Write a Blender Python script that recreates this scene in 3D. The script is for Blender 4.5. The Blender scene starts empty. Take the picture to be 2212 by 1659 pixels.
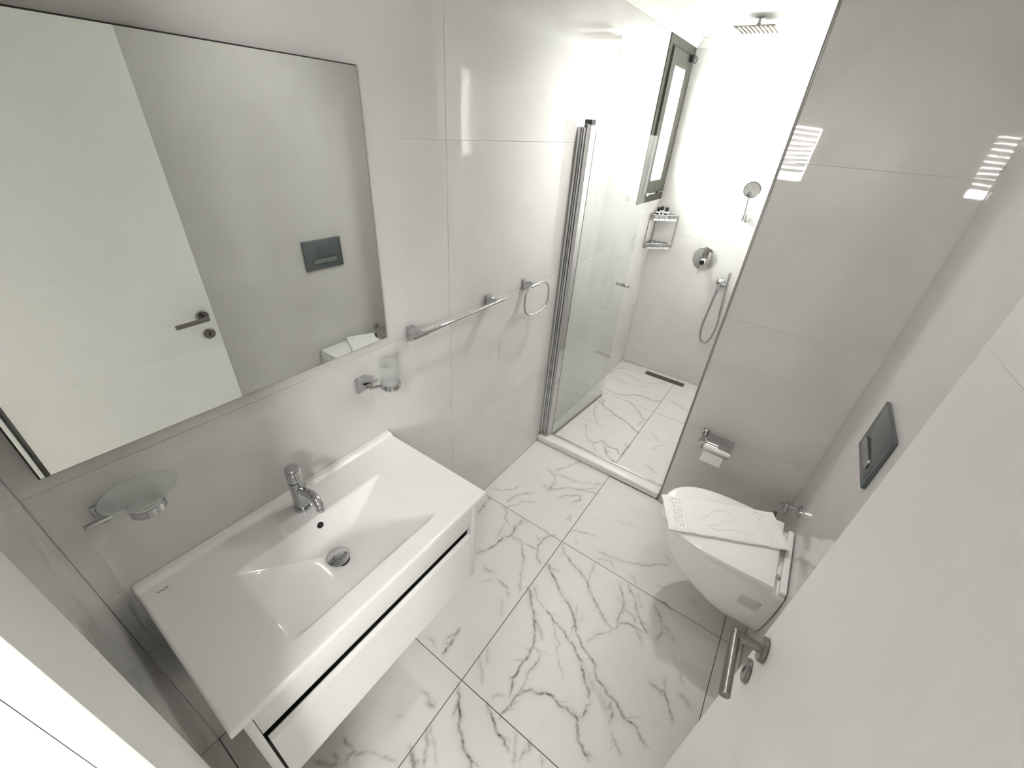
import bpy, bmesh, math, random
from mathutils import Vector, Matrix, noise
random.seed(7)
S = bpy.context.scene
COL = S.collection
PI = math.pi

# ---------------------------------------------------------------- camera
cam_d = bpy.data.cameras.new('camera')
cam = bpy.data.objects.new('camera', cam_d); COL.objects.link(cam)
R = ((0.8135770659, 0.5781196697, 0.0622093668),
     (0.3533517418, -0.4066064839, -0.8425044296),
     (-0.4617736506, 0.7074240699, -0.5350853024))     # world -> camera (x right, y down, z ahead)
m = Matrix((R[0], [-v for v in R[1]], [-v for v in R[2]])).transposed().to_4x4()
m.translation = (1.0407, 0.0, 1.84697)
cam.matrix_world = m
cam_d.sensor_fit = 'HORIZONTAL'; cam_d.sensor_width = 36.0
cam_d.lens = 884.35 / 2212 * 36.0
cam_d.clip_start = 0.01
S.camera = cam

# ---------------------------------------------------------------- light and exposure
S.view_settings.view_transform = 'Standard'; S.view_settings.look = 'None'
S.view_settings.gamma = 1.0; S.view_settings.use_curve_mapping = False
S.view_settings.exposure = 1.5
SKY = 34.0
world = bpy.data.worlds.new('sky'); S.world = world; world.use_nodes = True
bg = world.node_tree.nodes['Background']
bg.inputs['Color'].default_value = (1.0, 1.0, 0.995, 1); bg.inputs['Strength'].default_value = SKY
S.cycles.max_bounces = 14; S.cycles.diffuse_bounces = 6; S.cycles.glossy_bounces = 8
S.cycles.transmission_bounces = 10; S.cycles.transparent_max_bounces = 16
S.cycles.caustics_reflective = False; S.cycles.caustics_refractive = False
S.cycles.sample_clamp_indirect = 40.0
S.cycles.use_denoising = True

def portal(name, loc, rot, sx, sy):
    l = bpy.data.lights.new(name, 'AREA'); l.shape = 'RECTANGLE'; l.size = sx; l.size_y = sy
    l.cycles.is_portal = True
    o = bpy.data.objects.new(name, l); COL.objects.link(o); o.location = loc; o.rotation_euler = rot
    return o

# room dimensions (metres)
W = 1.44          # right wall
YP = 1.959        # front face of the wall beside the shower
XE = 0.86         # its free end / right side of the shower
YF = 3.505        # far wall
Y0 = -0.082       # wall with the doorway
ZC = 2.39         # ceiling
DX0, DX1, DZ = 0.668, 1.287, 2.10    # doorway
portal('portal_shower_window', (-0.075, 3.24, 1.89), (0, -PI / 2, 0), 0.80, 0.46)
portal('portal_bedroom_window', (.53, -3.2, 1.75), (-PI / 2, 0, 0), .34, .6)
portal('portal_added_side_opening', (2.7, -1.7, 1.78), (0, PI / 2, 0), .44, .56)  # for the side opening added to send sky light through the doorway

# ---------------------------------------------------------------- materials
MATS = {}
def mat(name, col=(.8, .8, .8), rough=.4, metal=0., spec=.5, coat=0., trans=0., ior=1.5, emit=None, bump=None):
    if name in MATS: return MATS[name]
    mt = bpy.data.materials.new(name); mt.use_nodes = True
    nt = mt.node_tree; b = nt.nodes['Principled BSDF']
    b.inputs['Base Color'].default_value = (*col, 1); b.inputs['Roughness'].default_value = rough
    b.inputs['Metallic'].default_value = metal; b.inputs['Specular IOR Level'].default_value = spec
    b.inputs['Coat Weight'].default_value = coat; b.inputs['Coat Roughness'].default_value = .03
    b.inputs['Transmission Weight'].default_value = trans; b.inputs['IOR'].default_value = ior
    if emit:
        b.inputs['Emission Color'].default_value = (*emit[0], 1); b.inputs['Emission Strength'].default_value = emit[1]
    # a faint procedural variation of colour, so that no surface is perfectly even
    tc = nt.nodes.new('ShaderNodeTexCoord'); n = nt.nodes.new('ShaderNodeTexNoise')
    n.inputs['Scale'].default_value = 9; n.inputs['Detail'].default_value = 4
    mx = nt.nodes.new('ShaderNodeMix'); mx.data_type = 'RGBA'
    mx.inputs[6].default_value = (*[c * .96 for c in col], 1); mx.inputs[7].default_value = (*col, 1)
    nt.links.new(tc.outputs['Object'], n.inputs['Vector']); nt.links.new(n.outputs['Fac'], mx.inputs[0])
    nt.links.new(mx.outputs[2], b.inputs['Base Color'])
    if bump:
        n2 = nt.nodes.new('ShaderNodeTexNoise'); n2.inputs['Scale'].default_value = bump[0]; n2.inputs['Detail'].default_value = 3
        bp = nt.nodes.new('ShaderNodeBump'); bp.inputs['Strength'].default_value = bump[1]; bp.inputs['Distance'].default_value = bump[2]
        nt.links.new(tc.outputs['Object'], n2.inputs['Vector']); nt.links.new(n2.outputs['Fac'], bp.inputs['Height'])
        nt.links.new(bp.outputs['Normal'], b.inputs['Normal'])
    MATS[name] = mt
    return mt

WALL = (.66, .648, .63)
def tile_mat():
    mt = mat('wall_tile', WALL, .025, spec=.5)
    nt = mt.node_tree; b = nt.nodes['Principled BSDF']
    tc = nt.nodes.new('ShaderNodeTexCoord')
    oi = nt.nodes.new('ShaderNodeObjectInfo')
    ad = nt.nodes.new('ShaderNodeVectorMath'); ad.operation = 'MULTIPLY_ADD'; ad.inputs[1].default_value = (1, 1, 1)
    nt.links.new(tc.outputs['Object'], ad.inputs[0])
    sc = nt.nodes.new('ShaderNodeVectorMath'); sc.operation = 'SCALE'; sc.inputs['Scale'].default_value = 40
    nt.links.new(oi.outputs['Random'], sc.inputs[0]); nt.links.new(sc.outputs[0], ad.inputs[2])
    n1 = nt.nodes.new('ShaderNodeTexNoise'); n1.inputs['Scale'].default_value = 2.2; n1.inputs['Detail'].default_value = 5; n1.inputs['Distortion'].default_value = 1.2
    nt.links.new(ad.outputs[0], n1.inputs['Vector'])
    r1 = nt.nodes.new('ShaderNodeValToRGB')
    e = r1.color_ramp.elements; e[0].position = .3; e[0].color = (*[c * .93 for c in WALL], 1); e[1].position = .62; e[1].color = (*WALL, 1)
    nt.links.new(n1.outputs['Fac'], r1.inputs['Fac'])
    nt.links.new(r1.outputs['Color'], b.inputs['Base Color'])
    # the polished face is very slightly wavy
    n2 = nt.nodes.new('ShaderNodeTexNoise'); n2.inputs['Scale'].default_value = 5; n2.inputs['Detail'].default_value = 1
    nt.links.new(ad.outputs[0], n2.inputs['Vector'])
    bp = nt.nodes.new('ShaderNodeBump'); bp.inputs['Strength'].default_value = .05; bp.inputs['Distance'].default_value = .01
    nt.links.new(n2.outputs['Fac'], bp.inputs['Height']); nt.links.new(bp.outputs['Normal'], b.inputs['Normal'])
    return mt
TILE = tile_mat()

def marble_mat():
    mt = bpy.data.materials.new('marble_tile'); mt.use_nodes = True
    nt = mt.node_tree; L = nt.links; b = nt.nodes['Principled BSDF']
    b.inputs['Roughness'].default_value = .38; b.inputs['Specular IOR Level'].default_value = .35
    tc = nt.nodes.new('ShaderNodeTexCoord')
    at = nt.nodes.new('ShaderNodeAttribute'); at.attribute_name = 'vein'
    oi = nt.nodes.new('ShaderNodeObjectInfo')
    sc = nt.nodes.new('ShaderNodeVectorMath'); sc.operation = 'SCALE'; sc.inputs['Scale'].default_value = 30; L.new(oi.outputs['Random'], sc.inputs[0])
    ad = nt.nodes.new('ShaderNodeVectorMath'); ad.operation = 'ADD'; L.new(tc.outputs['Object'], ad.inputs[0]); L.new(sc.outputs[0], ad.inputs[1])
    def ridge(scale, dist, lo, hi):
        n = nt.nodes.new('ShaderNodeTexNoise'); n.inputs['Scale'].default_value = scale; n.inputs['Detail'].default_value = 6; n.inputs['Distortion'].default_value = dist
        L.new(ad.outputs[0], n.inputs['Vector'])
        s = nt.nodes.new('ShaderNodeMath'); s.operation = 'SUBTRACT'; s.inputs[1].default_value = .5; L.new(n.outputs['Fac'], s.inputs[0])
        a = nt.nodes.new('ShaderNodeMath'); a.operation = 'ABSOLUTE'; L.new(s.outputs[0], a.inputs[0])
        r = nt.nodes.new('ShaderNodeMapRange'); r.inputs[1].default_value = lo; r.inputs[2].default_value = hi; r.inputs[3].default_value = 1; r.inputs[4].default_value = 0
        L.new(a.outputs[0], r.inputs[0]); return r
    fine = ridge(3.4, 1.6, 0., .012)
    mask = nt.nodes.new('ShaderNodeTexNoise'); mask.inputs['Scale'].default_value = 5; L.new(ad.outputs[0], mask.inputs['Vector'])
    mr = nt.nodes.new('ShaderNodeMapRange'); mr.inputs[1].default_value = .5; mr.inputs[2].default_value = .7; L.new(mask.outputs['Fac'], mr.inputs[0])
    fm = nt.nodes.new('ShaderNodeMath'); fm.operation = 'MULTIPLY'; L.new(fine.outputs[0], fm.inputs[0]); L.new(mr.outputs[0], fm.inputs[1])
    fs = nt.nodes.new('ShaderNodeMath'); fs.operation = 'MULTIPLY'; fs.inputs[1].default_value = .10; L.new(fm.outputs[0], fs.inputs[0])
    # break the traced veins up with grain
    gr = nt.nodes.new('ShaderNodeTexNoise'); gr.inputs['Scale'].default_value = 60; gr.inputs['Detail'].default_value = 5; L.new(ad.outputs[0], gr.inputs['Vector'])
    gm = nt.nodes.new('ShaderNodeMapRange'); gm.inputs[1].default_value = .3; gm.inputs[2].default_value = .65; gm.inputs[3].default_value = .45; gm.inputs[4].default_value = 1.1; L.new(gr.outputs['Fac'], gm.inputs[0])
    vm = nt.nodes.new('ShaderNodeMath'); vm.operation = 'MULTIPLY'; L.new(at.outputs['Fac'], vm.inputs[0]); L.new(gm.outputs[0], vm.inputs[1])
    ad2 = nt.nodes.new('ShaderNodeMath'); ad2.operation = 'ADD'; ad2.use_clamp = True; L.new(vm.outputs[0], ad2.inputs[0]); L.new(fs.outputs[0], ad2.inputs[1])
    cl = nt.nodes.new('ShaderNodeTexNoise'); cl.inputs['Scale'].default_value = 3; cl.inputs['Detail'].default_value = 4; L.new(ad.outputs[0], cl.inputs['Vector'])
    base = nt.nodes.new('ShaderNodeMix'); base.data_type = 'RGBA'
    base.inputs[6].default_value = (.60, .585, .56, 1); base.inputs[7].default_value = (.70, .69, .67, 1); L.new(cl.outputs['Fac'], base.inputs[0])
    mx = nt.nodes.new('ShaderNodeMix'); mx.data_type = 'RGBA'; mx.inputs[7].default_value = (.07, .057, .045, 1)
    L.new(base.outputs[2], mx.inputs[6]); L.new(ad2.outputs[0], mx.inputs[0]); L.new(mx.outputs[2], b.inputs['Base Color'])
    return mt
MARBLE = marble_mat()

def pane_mat(name, tint, f0=.04):
    mt = bpy.data.materials.new(name); mt.use_nodes = True; nt = mt.node_tree; nt.nodes.clear()
    o = nt.nodes.new('ShaderNodeOutputMaterial'); t = nt.nodes.new('ShaderNodeBsdfTransparent'); g = nt.nodes.new('ShaderNodeBsdfGlossy')
    t.inputs['Color'].default_value = (*tint, 1); g.inputs['Roughness'].default_value = .01
    f = nt.nodes.new('ShaderNodeFresnel')
    ge = nt.nodes.new('ShaderNodeNewGeometry'); mr = nt.nodes.new('ShaderNodeMapRange'); mr.inputs[3].default_value = 1.5; mr.inputs[4].default_value = 1 / 1.5
    nt.links.new(ge.outputs['Backfacing'], mr.inputs[0]); nt.links.new(mr.outputs[0], f.inputs['IOR'])   # a thin sheet reflects alike on both faces
    mx = nt.nodes.new('ShaderNodeMixShader')
    nt.links.new(f.outputs[0], mx.inputs[0]); nt.links.new(t.outputs[0], mx.inputs[1]); nt.links.new(g.outputs[0], mx.inputs[2]); nt.links.new(mx.outputs[0], o.inputs['Surface'])
    return mt
GLASS = pane_mat('clear_glass', (.975, .985, .98))
WGLASS = pane_mat('window_glass', (.95, .97, .96))

GROUT = mat('wall_grout', (.76, .75, .73), .8)
FGROUT = mat('floor_grout', (.10, .09, .075), .8)
PAINT = mat('white_paint', (.84, .84, .82), .55)
CEIL = mat('ceiling_paint', (.86, .86, .84), .7)
CERAM = mat('glazed_ceramic', (.89, .885, .87), .12, spec=.5, coat=.3)
LACQ = mat('white_lacquer', (.87, .87, .86), .25)
DOORM = mat('door_lacquer', (.92, .92, .90), .35, bump=(120, .06, .001))
CHROME = mat('chrome', (.54, .54, .54), .05, 1.)
STEEL = mat('brushed_steel', (.24, .23, .215), .3, 1.)
ALU = mat('polished_aluminium', (.72, .72, .73), .16, 1.)
MIRROR = mat('mirror_silver', (.90, .925, .90), .0, 1.)
BLACK = mat('black_gap', (.006, .006, .006), .6)
DARK = mat('dark_backing', (.035, .032, .03), .5)
GREYFR = mat('grey_bronze_frame', (.075, .072, .06), .6, spec=.25)
FLUSH = mat('dark_grey_satin', (.20, .225, .235), .22, .9)
TRIMM = mat('grey_metal_trim', (.30, .30, .29), .35, .6)
def frost_mat():
    mt = bpy.data.materials.new('frosted_glass'); mt.use_nodes = True; nt = mt.node_tree; nt.nodes.clear()
    o = nt.nodes.new('ShaderNodeOutputMaterial'); t = nt.nodes.new('ShaderNodeBsdfTransparent'); d = nt.nodes.new('ShaderNodeBsdfDiffuse'); tl = nt.nodes.new('ShaderNodeBsdfTranslucent'); g = nt.nodes.new('ShaderNodeBsdfGlossy')
    t.inputs['Color'].default_value = (.93, .95, .94, 1); d.inputs['Color'].default_value = (.9, .91, .9, 1); tl.inputs['Color'].default_value = (.92, .93, .92, 1); g.inputs['Roughness'].default_value = .25
    a = nt.nodes.new('ShaderNodeMixShader'); b = nt.nodes.new('ShaderNodeMixShader'); c = nt.nodes.new('ShaderNodeMixShader')
    a.inputs[0].default_value = .55; b.inputs[0].default_value = .28; c.inputs[0].default_value = .05
    L = nt.links; L.new(d.outputs[0], a.inputs[1]); L.new(tl.outputs[0], a.inputs[2]); L.new(t.outputs[0], b.inputs[1]); L.new(a.outputs[0], b.inputs[2])
    L.new(b.outputs[0], c.inputs[1]); L.new(g.outputs[0], c.inputs[2]); L.new(c.outputs[0], o.inputs['Surface'])
    return mt
FROST = frost_mat()
PAPER = mat('toilet_paper', (.88, .87, .85), .95)
CLOTH = mat('white_terry', (.90, .90, .885), .95, bump=(420, .5, .002))
PLAST = mat('black_plastic', (.012, .012, .012), .35)
BOTW = mat('white_bottle', (.9, .9, .9), .3)
GASKET = mat('grey_seal', (.25, .23, .2), .6)
HOSEM = mat('steel_hose', (.38, .385, .40), .3, .9, bump=(700, .6, .001))

# ---------------------------------------------------------------- builders
def finish(name, bm_or_data, material, parent=None, smooth=None, loc_center=True):
    me = bpy.data.meshes.new(name)
    if isinstance(bm_or_data, bmesh.types.BMesh):
        bm_or_data.normal_update(); bm_or_data.to_mesh(me); bm_or_data.free()
    else:
        me.from_pydata(bm_or_data[0], [], bm_or_data[1]); me.update()
    c = Vector((0, 0, 0))
    if loc_center and len(me.vertices):
        lo = Vector([min(v.co[i] for v in me.vertices) for i in range(3)]); hi = Vector([max(v.co[i] for v in me.vertices) for i in range(3)])
        c = (lo + hi) / 2
        me.transform(Matrix.Translation(-c))
    if smooth is not None:
        for p in me.polygons: p.use_smooth = True
        me.set_sharp_from_angle(angle=math.radians(smooth))
    me.materials.append(material)
    o = bpy.data.objects.new(name, me); COL.objects.link(o); o.location = c
    if parent: attach(o, parent)
    return o
def world_loc(o):
    v = Vector(o.location)
    return v if not o.parent else v + Vector((0, 0, 0))
def attach(o, parent):
    o.parent = parent
    o.matrix_parent_inverse = Matrix.Translation(-Vector(parent['_w']) if '_w' in parent else -Vector(parent.location))
def tag(o, label, cat=None, group=None, kind=None):
    if label: o['label'] = label
    if cat: o['category'] = cat
    if group: o['group'] = group
    if kind: o['kind'] = kind
    return o
def thing(name, loc, label, cat, group=None):
    o = bpy.data.objects.new(name, None); COL.objects.link(o); o.location = loc; o.empty_display_size = .05
    return tag(o, label, cat, group)

def bm_box(bm, lo, hi, bev=0., seg=2):
    c = [(lo[i] + hi[i]) / 2 for i in range(3)]; s = [abs(hi[i] - lo[i]) for i in range(3)]
    r = bmesh.ops.create_cube(bm, size=1.0, matrix=Matrix.Translation(c) @ Matrix.Diagonal((*s, 1)))
    if bev > 0:
        es = set(e for v in r['verts'] for e in v.link_edges)
        bmesh.ops.bevel(bm, geom=list(es), offset=bev, segments=seg, profile=.5, affect='EDGES')
    return bm
def box(name, lo, hi, material, parent=None, bev=0., seg=2):
    bm = bmesh.new(); bm_box(bm, lo, hi, bev, seg)
    return finish(name, bm, material, parent, smooth=35 if bev else None)
def frame_of(d):
    d = Vector(d).normalized(); a = Vector((0, 0, 1)) if abs(d.z) < .9 else Vector((1, 0, 0))
    u = d.cross(a).normalized(); return u, d.cross(u).normalized(), d
def bm_lathe(bm, origin, axis, prof, n=28, caps=True):
    u, v, d = frame_of(axis); o = Vector(origin); rings = []
    for (r, h) in prof:
        rings.append([bm.verts.new(o + d * h + (u * math.cos(2 * PI * i / n) + v * math.sin(2 * PI * i / n)) * r) for i in range(n)])
    for a, b in zip(rings, rings[1:]):
        for i in range(n): bm.faces.new((a[i], a[(i + 1) % n], b[(i + 1) % n], b[i]))
    if caps:
        if prof[0][0] > 1e-5: bm.faces.new(list(reversed(rings[0])))
        if prof[-1][0] > 1e-5: bm.faces.new(rings[-1])
    bmesh.ops.recalc_face_normals(bm, faces=bm.faces)
def lathe(name, origin, axis, prof, material, parent=None, n=28, caps=True):
    bm = bmesh.new(); bm_lathe(bm, origin, axis, prof, n, caps)
    return finish(name, bm, material, parent, smooth=40)
def rod_prof(r, h, b=.0015): return [(max(r - b, 1e-4), 0), (r, b), (r, h - b), (max(r - b, 1e-4), h)]
def rod(name, a, b, r, material, parent=None, n=20):
    a = Vector(a); b = Vector(b); return lathe(name, a, b - a, rod_prof(r, (b - a).length), material, parent, n)
def smooth_path(pts, sub=8, closed=False):
    P = [Vector(p) for p in pts]; n = len(P); out = []
    rng = range(n) if closed else range(n - 1)
    for i in rng:
        p0 = P[(i - 1) % n] if (closed or i > 0) else P[i]; p1 = P[i]; p2 = P[(i + 1) % n]
        p3 = P[(i + 2) % n] if (closed or i + 2 < n) else p2
        for k in range(sub):
            t = k / sub
            out.append(.5 * ((2 * p1) + (-p0 + p2) * t + (2 * p0 - 5 * p1 + 4 * p2 - p3) * t * t + (-p0 + 3 * p1 - 3 * p2 + p3) * t ** 3))
    if not closed: out.append(P[-1])
    return out
def bm_tube(bm, path, r, n=10, closed=False):
    P = [Vector(p) for p in path]; N = len(P); rings = []; prev = None
    for i in range(N):
        if closed: t = P[(i + 1) % N] - P[i - 1]
        else: t = P[min(i + 1, N - 1)] - P[max(i - 1, 0)]
        t.normalize()
        if prev is None: u = frame_of(t)[0]
        else: u = (prev - t * prev.dot(t)).normalized()
        prev = u; v = t.cross(u)
        rr = r[i] if isinstance(r, (list, tuple)) else r
        rings.append([bm.verts.new(P[i] + (u * math.cos(2 * PI * k / n) + v * math.sin(2 * PI * k / n)) * rr) for k in range(n)])
    pr = list(zip(rings, rings[1:])) + ([(rings[-1], rings[0])] if closed else [])
    for a, b in pr:
        for k in range(n): bm.faces.new((a[k], a[(k + 1) % n], b[(k + 1) % n], b[k]))
    if not closed: bm.faces.new(list(reversed(rings[0]))); bm.faces.new(rings[-1])
    bmesh.ops.recalc_face_normals(bm, faces=bm.faces)
def tube(name, path, r, material, parent=None, n=10, closed=False):
    bm = bmesh.new(); bm_tube(bm, path, r, n, closed); return finish(name, bm, material, parent, smooth=50)
def bm_prism(bm, poly, origin, U, V, N, t, bev=0.):
    """polygon given in (u, v), face at distance 0 from origin along N, thickness t behind it"""
    o = Vector(origin); U = Vector(U); V = Vector(V); N = Vector(N)
    f = [bm.verts.new(o + U * a + V * b) for a, b in poly]
    face = bm.faces.new(f); r = bmesh.ops.extrude_face_region(bm, geom=[face])
    vs = [g for g in r['geom'] if isinstance(g, bmesh.types.BMVert)]
    bmesh.ops.translate(bm, verts=vs, vec=-N * t)
    bmesh.ops.recalc_face_normals(bm, faces=bm.faces)
    if bev:
        bm.normal_update()
        es = [e for e in bm.edges if all(abs((v.co - o).dot(N)) < 1e-6 for v in e.verts)]
        bmesh.ops.bevel(bm, geom=es, offset=bev, segments=1, profile=.5, affect='EDGES')
def prism(name, poly, origin, U, V, N, t, material, parent=None, bev=0., smooth=None):
    bm = bmesh.new(); bm_prism(bm, poly, origin, U, V, N, t, bev); return finish(name, bm, material, parent, smooth)
def rect(a0, a1, b0, b1): return [(a0, b0), (a1, b0), (a1, b1), (a0, b1)]
def tiles(parent, origin, U, V, N, cells, material=None, gap=.0007, t=.007, name='tile'):
    for c in cells:
        poly = rect(*c) if len(c) == 4 and not isinstance(c[0], tuple) else list(c)
        cx = sum(p[0] for p in poly) / len(poly); cy = sum(p[1] for p in poly) / len(poly)
        if len(poly) == 4: poly = [(a + (gap if a < cx else -gap), b + (gap if b < cy else -gap)) for a, b in poly]
        prism(name, poly, origin, U, V, N, t, material or TILE, parent, bev=.0006)
def struct(o, label=None): o['kind'] = 'structure'; (label and o.__setitem__('label', label)); return o

# ---------------------------------------------------------------- setting: floor with marble tiles
VEINS = []     # (points on the floor plane, strength, width)
Cw = Vector((1.0407, 0, 1.84697)); RT = Matrix(R).transposed()
def floor_pt(u, v):
    d = RT @ Vector(((u - 1106) / 884.35, (v - 829.5) / 884.35, 1)); t = -Cw.z / d.z; p = Cw + d * t
    return (p.x, p.y)
def vset(ox, oy, sc, lst):
    for s, w, pts in lst: VEINS.append(([floor_pt(ox + a * sc, oy + b * sc) for a, b in pts], s, w))
# vein courses measured on the floor of the room
vset(840, 1000, .36166, [
 (.95, 2.6, [(945,600),(985,680),(1020,760),(1060,830),(1095,885),(1105,940),(1130,1040),(1160,1095),(1195,1150),(1225,1210),(1255,1290),(1300,1370),(1350,1440),(1400,1510),(1450,1560),(1490,1620),(1560,1700)]),
 (.6, 2, [(1130,850),(1115,890),(1105,940)]),
 (.8, 2, [(1030,480),(1060,555),(1095,600),(1140,650),(1185,720),(1195,775),(1235,840),(1270,910),(1300,960),(1340,990)]),
 (.55, 1.8, [(1340,990),(1300,1020),(1240,1020),(1200,1060),(1185,1085)]),
 (.7, 2, [(1340,990),(1370,960),(1380,920),(1405,860),(1395,790),(1385,730),(1370,690)]),
 (.75, 2.2, [(1370,960),(1420,965),(1470,980),(1500,1000),(1540,1020)]),
 (.7, 2.4, [(1425,720),(1460,800),(1480,880),(1500,930),(1520,990),(1560,1030)]),
 (.5, 2, [(1480,770),(1500,830),(1520,880)]), (.5, 2, [(1405,860),(1450,910),(1490,960)]),
 (.75, 2, [(1590,840),(1620,910),(1640,970),(1690,1010)]), (.6, 2.4, [(1640,970),(1610,1050),(1580,1070)]),
 (.5, 3, [(1480,990),(1500,1050),(1510,1090)]), (.5, 2.2, [(1690,1010),(1700,1080)]),
 (.95, 2.6, [(830,745),(850,830),(860,910),(870,1000),(860,1085),(820,1160),(780,1220),(750,1290),(735,1360),(720,1400)]),
 (.5, 4.5, [(860,900),(890,980),(915,1060)]), (.4, 5, [(820,740),(845,830)]),
 (.7, 2, [(860,1085),(905,1140),(860,1220),(825,1260),(800,1330),(770,1400),(750,1430)]),
 (1., 2.6, [(660,1530),(680,1500),(720,1450),(760,1410),(800,1370),(840,1355),(900,1375),(970,1395),(1020,1450),(1075,1490),(1115,1530),(1130,1580),(1125,1640),(1160,1720),(1200,1780)]),
 (.8, 2, [(1115,1530),(1165,1500),(1185,1440),(1215,1428)]), (.5, 1.8, [(1075,1490),(1100,1475),(1120,1530)]),
 (.9, 2.4, [(930,870),(970,920),(1000,960),(1050,1010),(1095,1080),(1120,1130),(1150,1170),(1160,1250),(1170,1310),(1195,1380),(1200,1420)]),
 (.45, 1.8, [(970,920),(985,980),(1010,1060),(1010,1150),(1020,1220),(1040,1300)]),
 (.55, 2, [(860,730),(890,820),(930,870)]),
 (.75, 2.4, [(1555,1300),(1600,1355),(1645,1370),(1670,1440),(1690,1520),(1690,1560)]), (.55, 2, [(1650,1290),(1645,1370)]),
 (.6, 2.4, [(1735,1250),(1765,1340)]), (.5, 6, [(1730,1370),(1780,1420),(1810,1480)]), (.5, 4, [(1700,1160),(1715,1190)]),
 (.6, 3, [(1300,1520),(1320,1440),(1335,1500),(1310,1570)]), (.6, 2.2, [(1330,1590),(1355,1680),(1390,1760)]),
 (.35, 4, [(690,1400),(640,1390),(600,1420)]), (.35, 4, [(545,1150),(550,1250),(560,1330)]), (.3, 3, [(590,1090),(580,1220)]),
 (.22, 9, [(1150,1170),(1190,1270),(1230,1380)]), (.25, 8, [(1240,1320),(1290,1460),(1330,1560)]), (.22, 9, [(1500,940),(1580,1060)]),
 # tile by the vanity
 (.9, 2.2, [(530,540),(600,510),(640,480),(690,445),(735,430),(745,390),(780,360),(800,325)]),
 (.7, 2, [(680,255),(710,290),(695,330),(715,365)]), (.6, 2, [(735,430),(790,470),(810,560),(795,620),(780,700),(780,780)]),
 (.6, 2.6, [(560,610),(600,650),(640,655)]), (.5, 4, [(650,690),(700,740),(715,800)]), (.7, 2.4, [(605,200),(570,245),(530,300)]),
 (.6, 3, [(910,610),(880,560),(890,490),(950,440),(1000,430)]), (.5, 3, [(800,480),(860,500),(900,530)]),
 (.7, 4, [(435,990),(400,1030),(365,1080),(330,1150)]), (.4, 3, [(240,1040),(290,1100)]), (.4, 2, [(670,800),(675,880),(665,920)]),
 (.3, 3, [(690,360),(640,460)]), (.35, 2, [(640,700),(560,710)]),
 # tile in front of the threshold, left
 (.55, 2, [(600,150),(680,165),(750,160),(790,130)]), (.55, 2.4, [(700,235),(760,190),(850,180)]), (.5, 2, [(770,230),(880,235)]),
 (.6, 2, [(940,25),(990,70),(1000,110),(960,160),(915,125)]), (.6, 2, [(990,60),(1040,80),(1100,110),(1230,130),(1280,120)]), (.5, 2, [(980,50),(1080,15),(1160,-10)]),
 (.65, 2.2, [(940,165),(1050,150),(1150,160),(1250,190)]), (.6, 2, [(990,210),(1060,195),(1150,195),(1140,225),(1080,235)]), (.5, 2.5, [(1080,360),(1090,310),(1060,345)]),
 (.5, 2, [(1150,155),(1260,155)]), (.35, 2, [(680,270),(800,240)]),
 # tile in front of the threshold, right
 (.5, 2.4, [(1060,420),(1110,400),(1160,415),(1240,440)]), (.45, 2.2, [(1110,450),(1130,490)]), (.55, 2, [(1240,530),(1300,550),(1400,590),(1500,610),(1600,610),(1690,600)]),
 (.45, 2, [(1230,570),(1330,590),(1360,635)]), (.35, 2, [(1370,355),(1430,365),(1480,385)]), (.4, 2, [(1590,730),(1670,750)]), (.4, 2, [(1630,535),(1680,590)]),
 (.7, 3, [(1610,815),(1650,835),(1690,880)]), (.5, 2.5, [(1420,655),(1465,690),(1480,730)]), (.45, 3, [(1240,590),(1200,680),(1190,720)]),
 (.5, 2.5, [(1780,820),(1850,835)]),
])
vset(660, 1380, .26222, [
 (.6, 4, [(950,445),(1000,480),(1020,540),(1075,550)]), (.4, 5, [(990,540),(1040,570)]),
 (.7, 3, [(305,795),(350,870),(405,930),(360,965),(330,1064)]), (.6, 3, [(215,920),(300,990)]), (.45, 3, [(370,950),(560,945),(700,990),(760,1030)]), (.6, 4, [(60,1030),(160,1040),(300,1030)]), (.35, 5, [(740,640),(800,640)]),
 (1., 2.6, [(1250,360),(1265,520),(1275,700),(1300,860),(1340,980),(1360,1064),(1370,1140)]),
 (.95, 2.6, [(1495,510),(1540,650),(1570,740),(1640,870),(1680,935)]),
 (1., 5, [(855,900),(880,980),(905,1080)]), (.6, 4, [(1000,730),(1000,900),(985,1064)]), (.35, 3, [(1040,680),(1060,900),(1070,1064)]),
 (.5, 2.6, [(1735,770),(1725,930),(1720,1064)]), (.7, 4, [(1845,830),(1835,930)]), (.55, 2.6, [(1812,850),(1780,960),(1770,1064)]), (.45, 2.4, [(1930,930),(1945,1064)]),
 (.5, 2.6, [(1690,960),(1720,1040)]),
])
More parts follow.
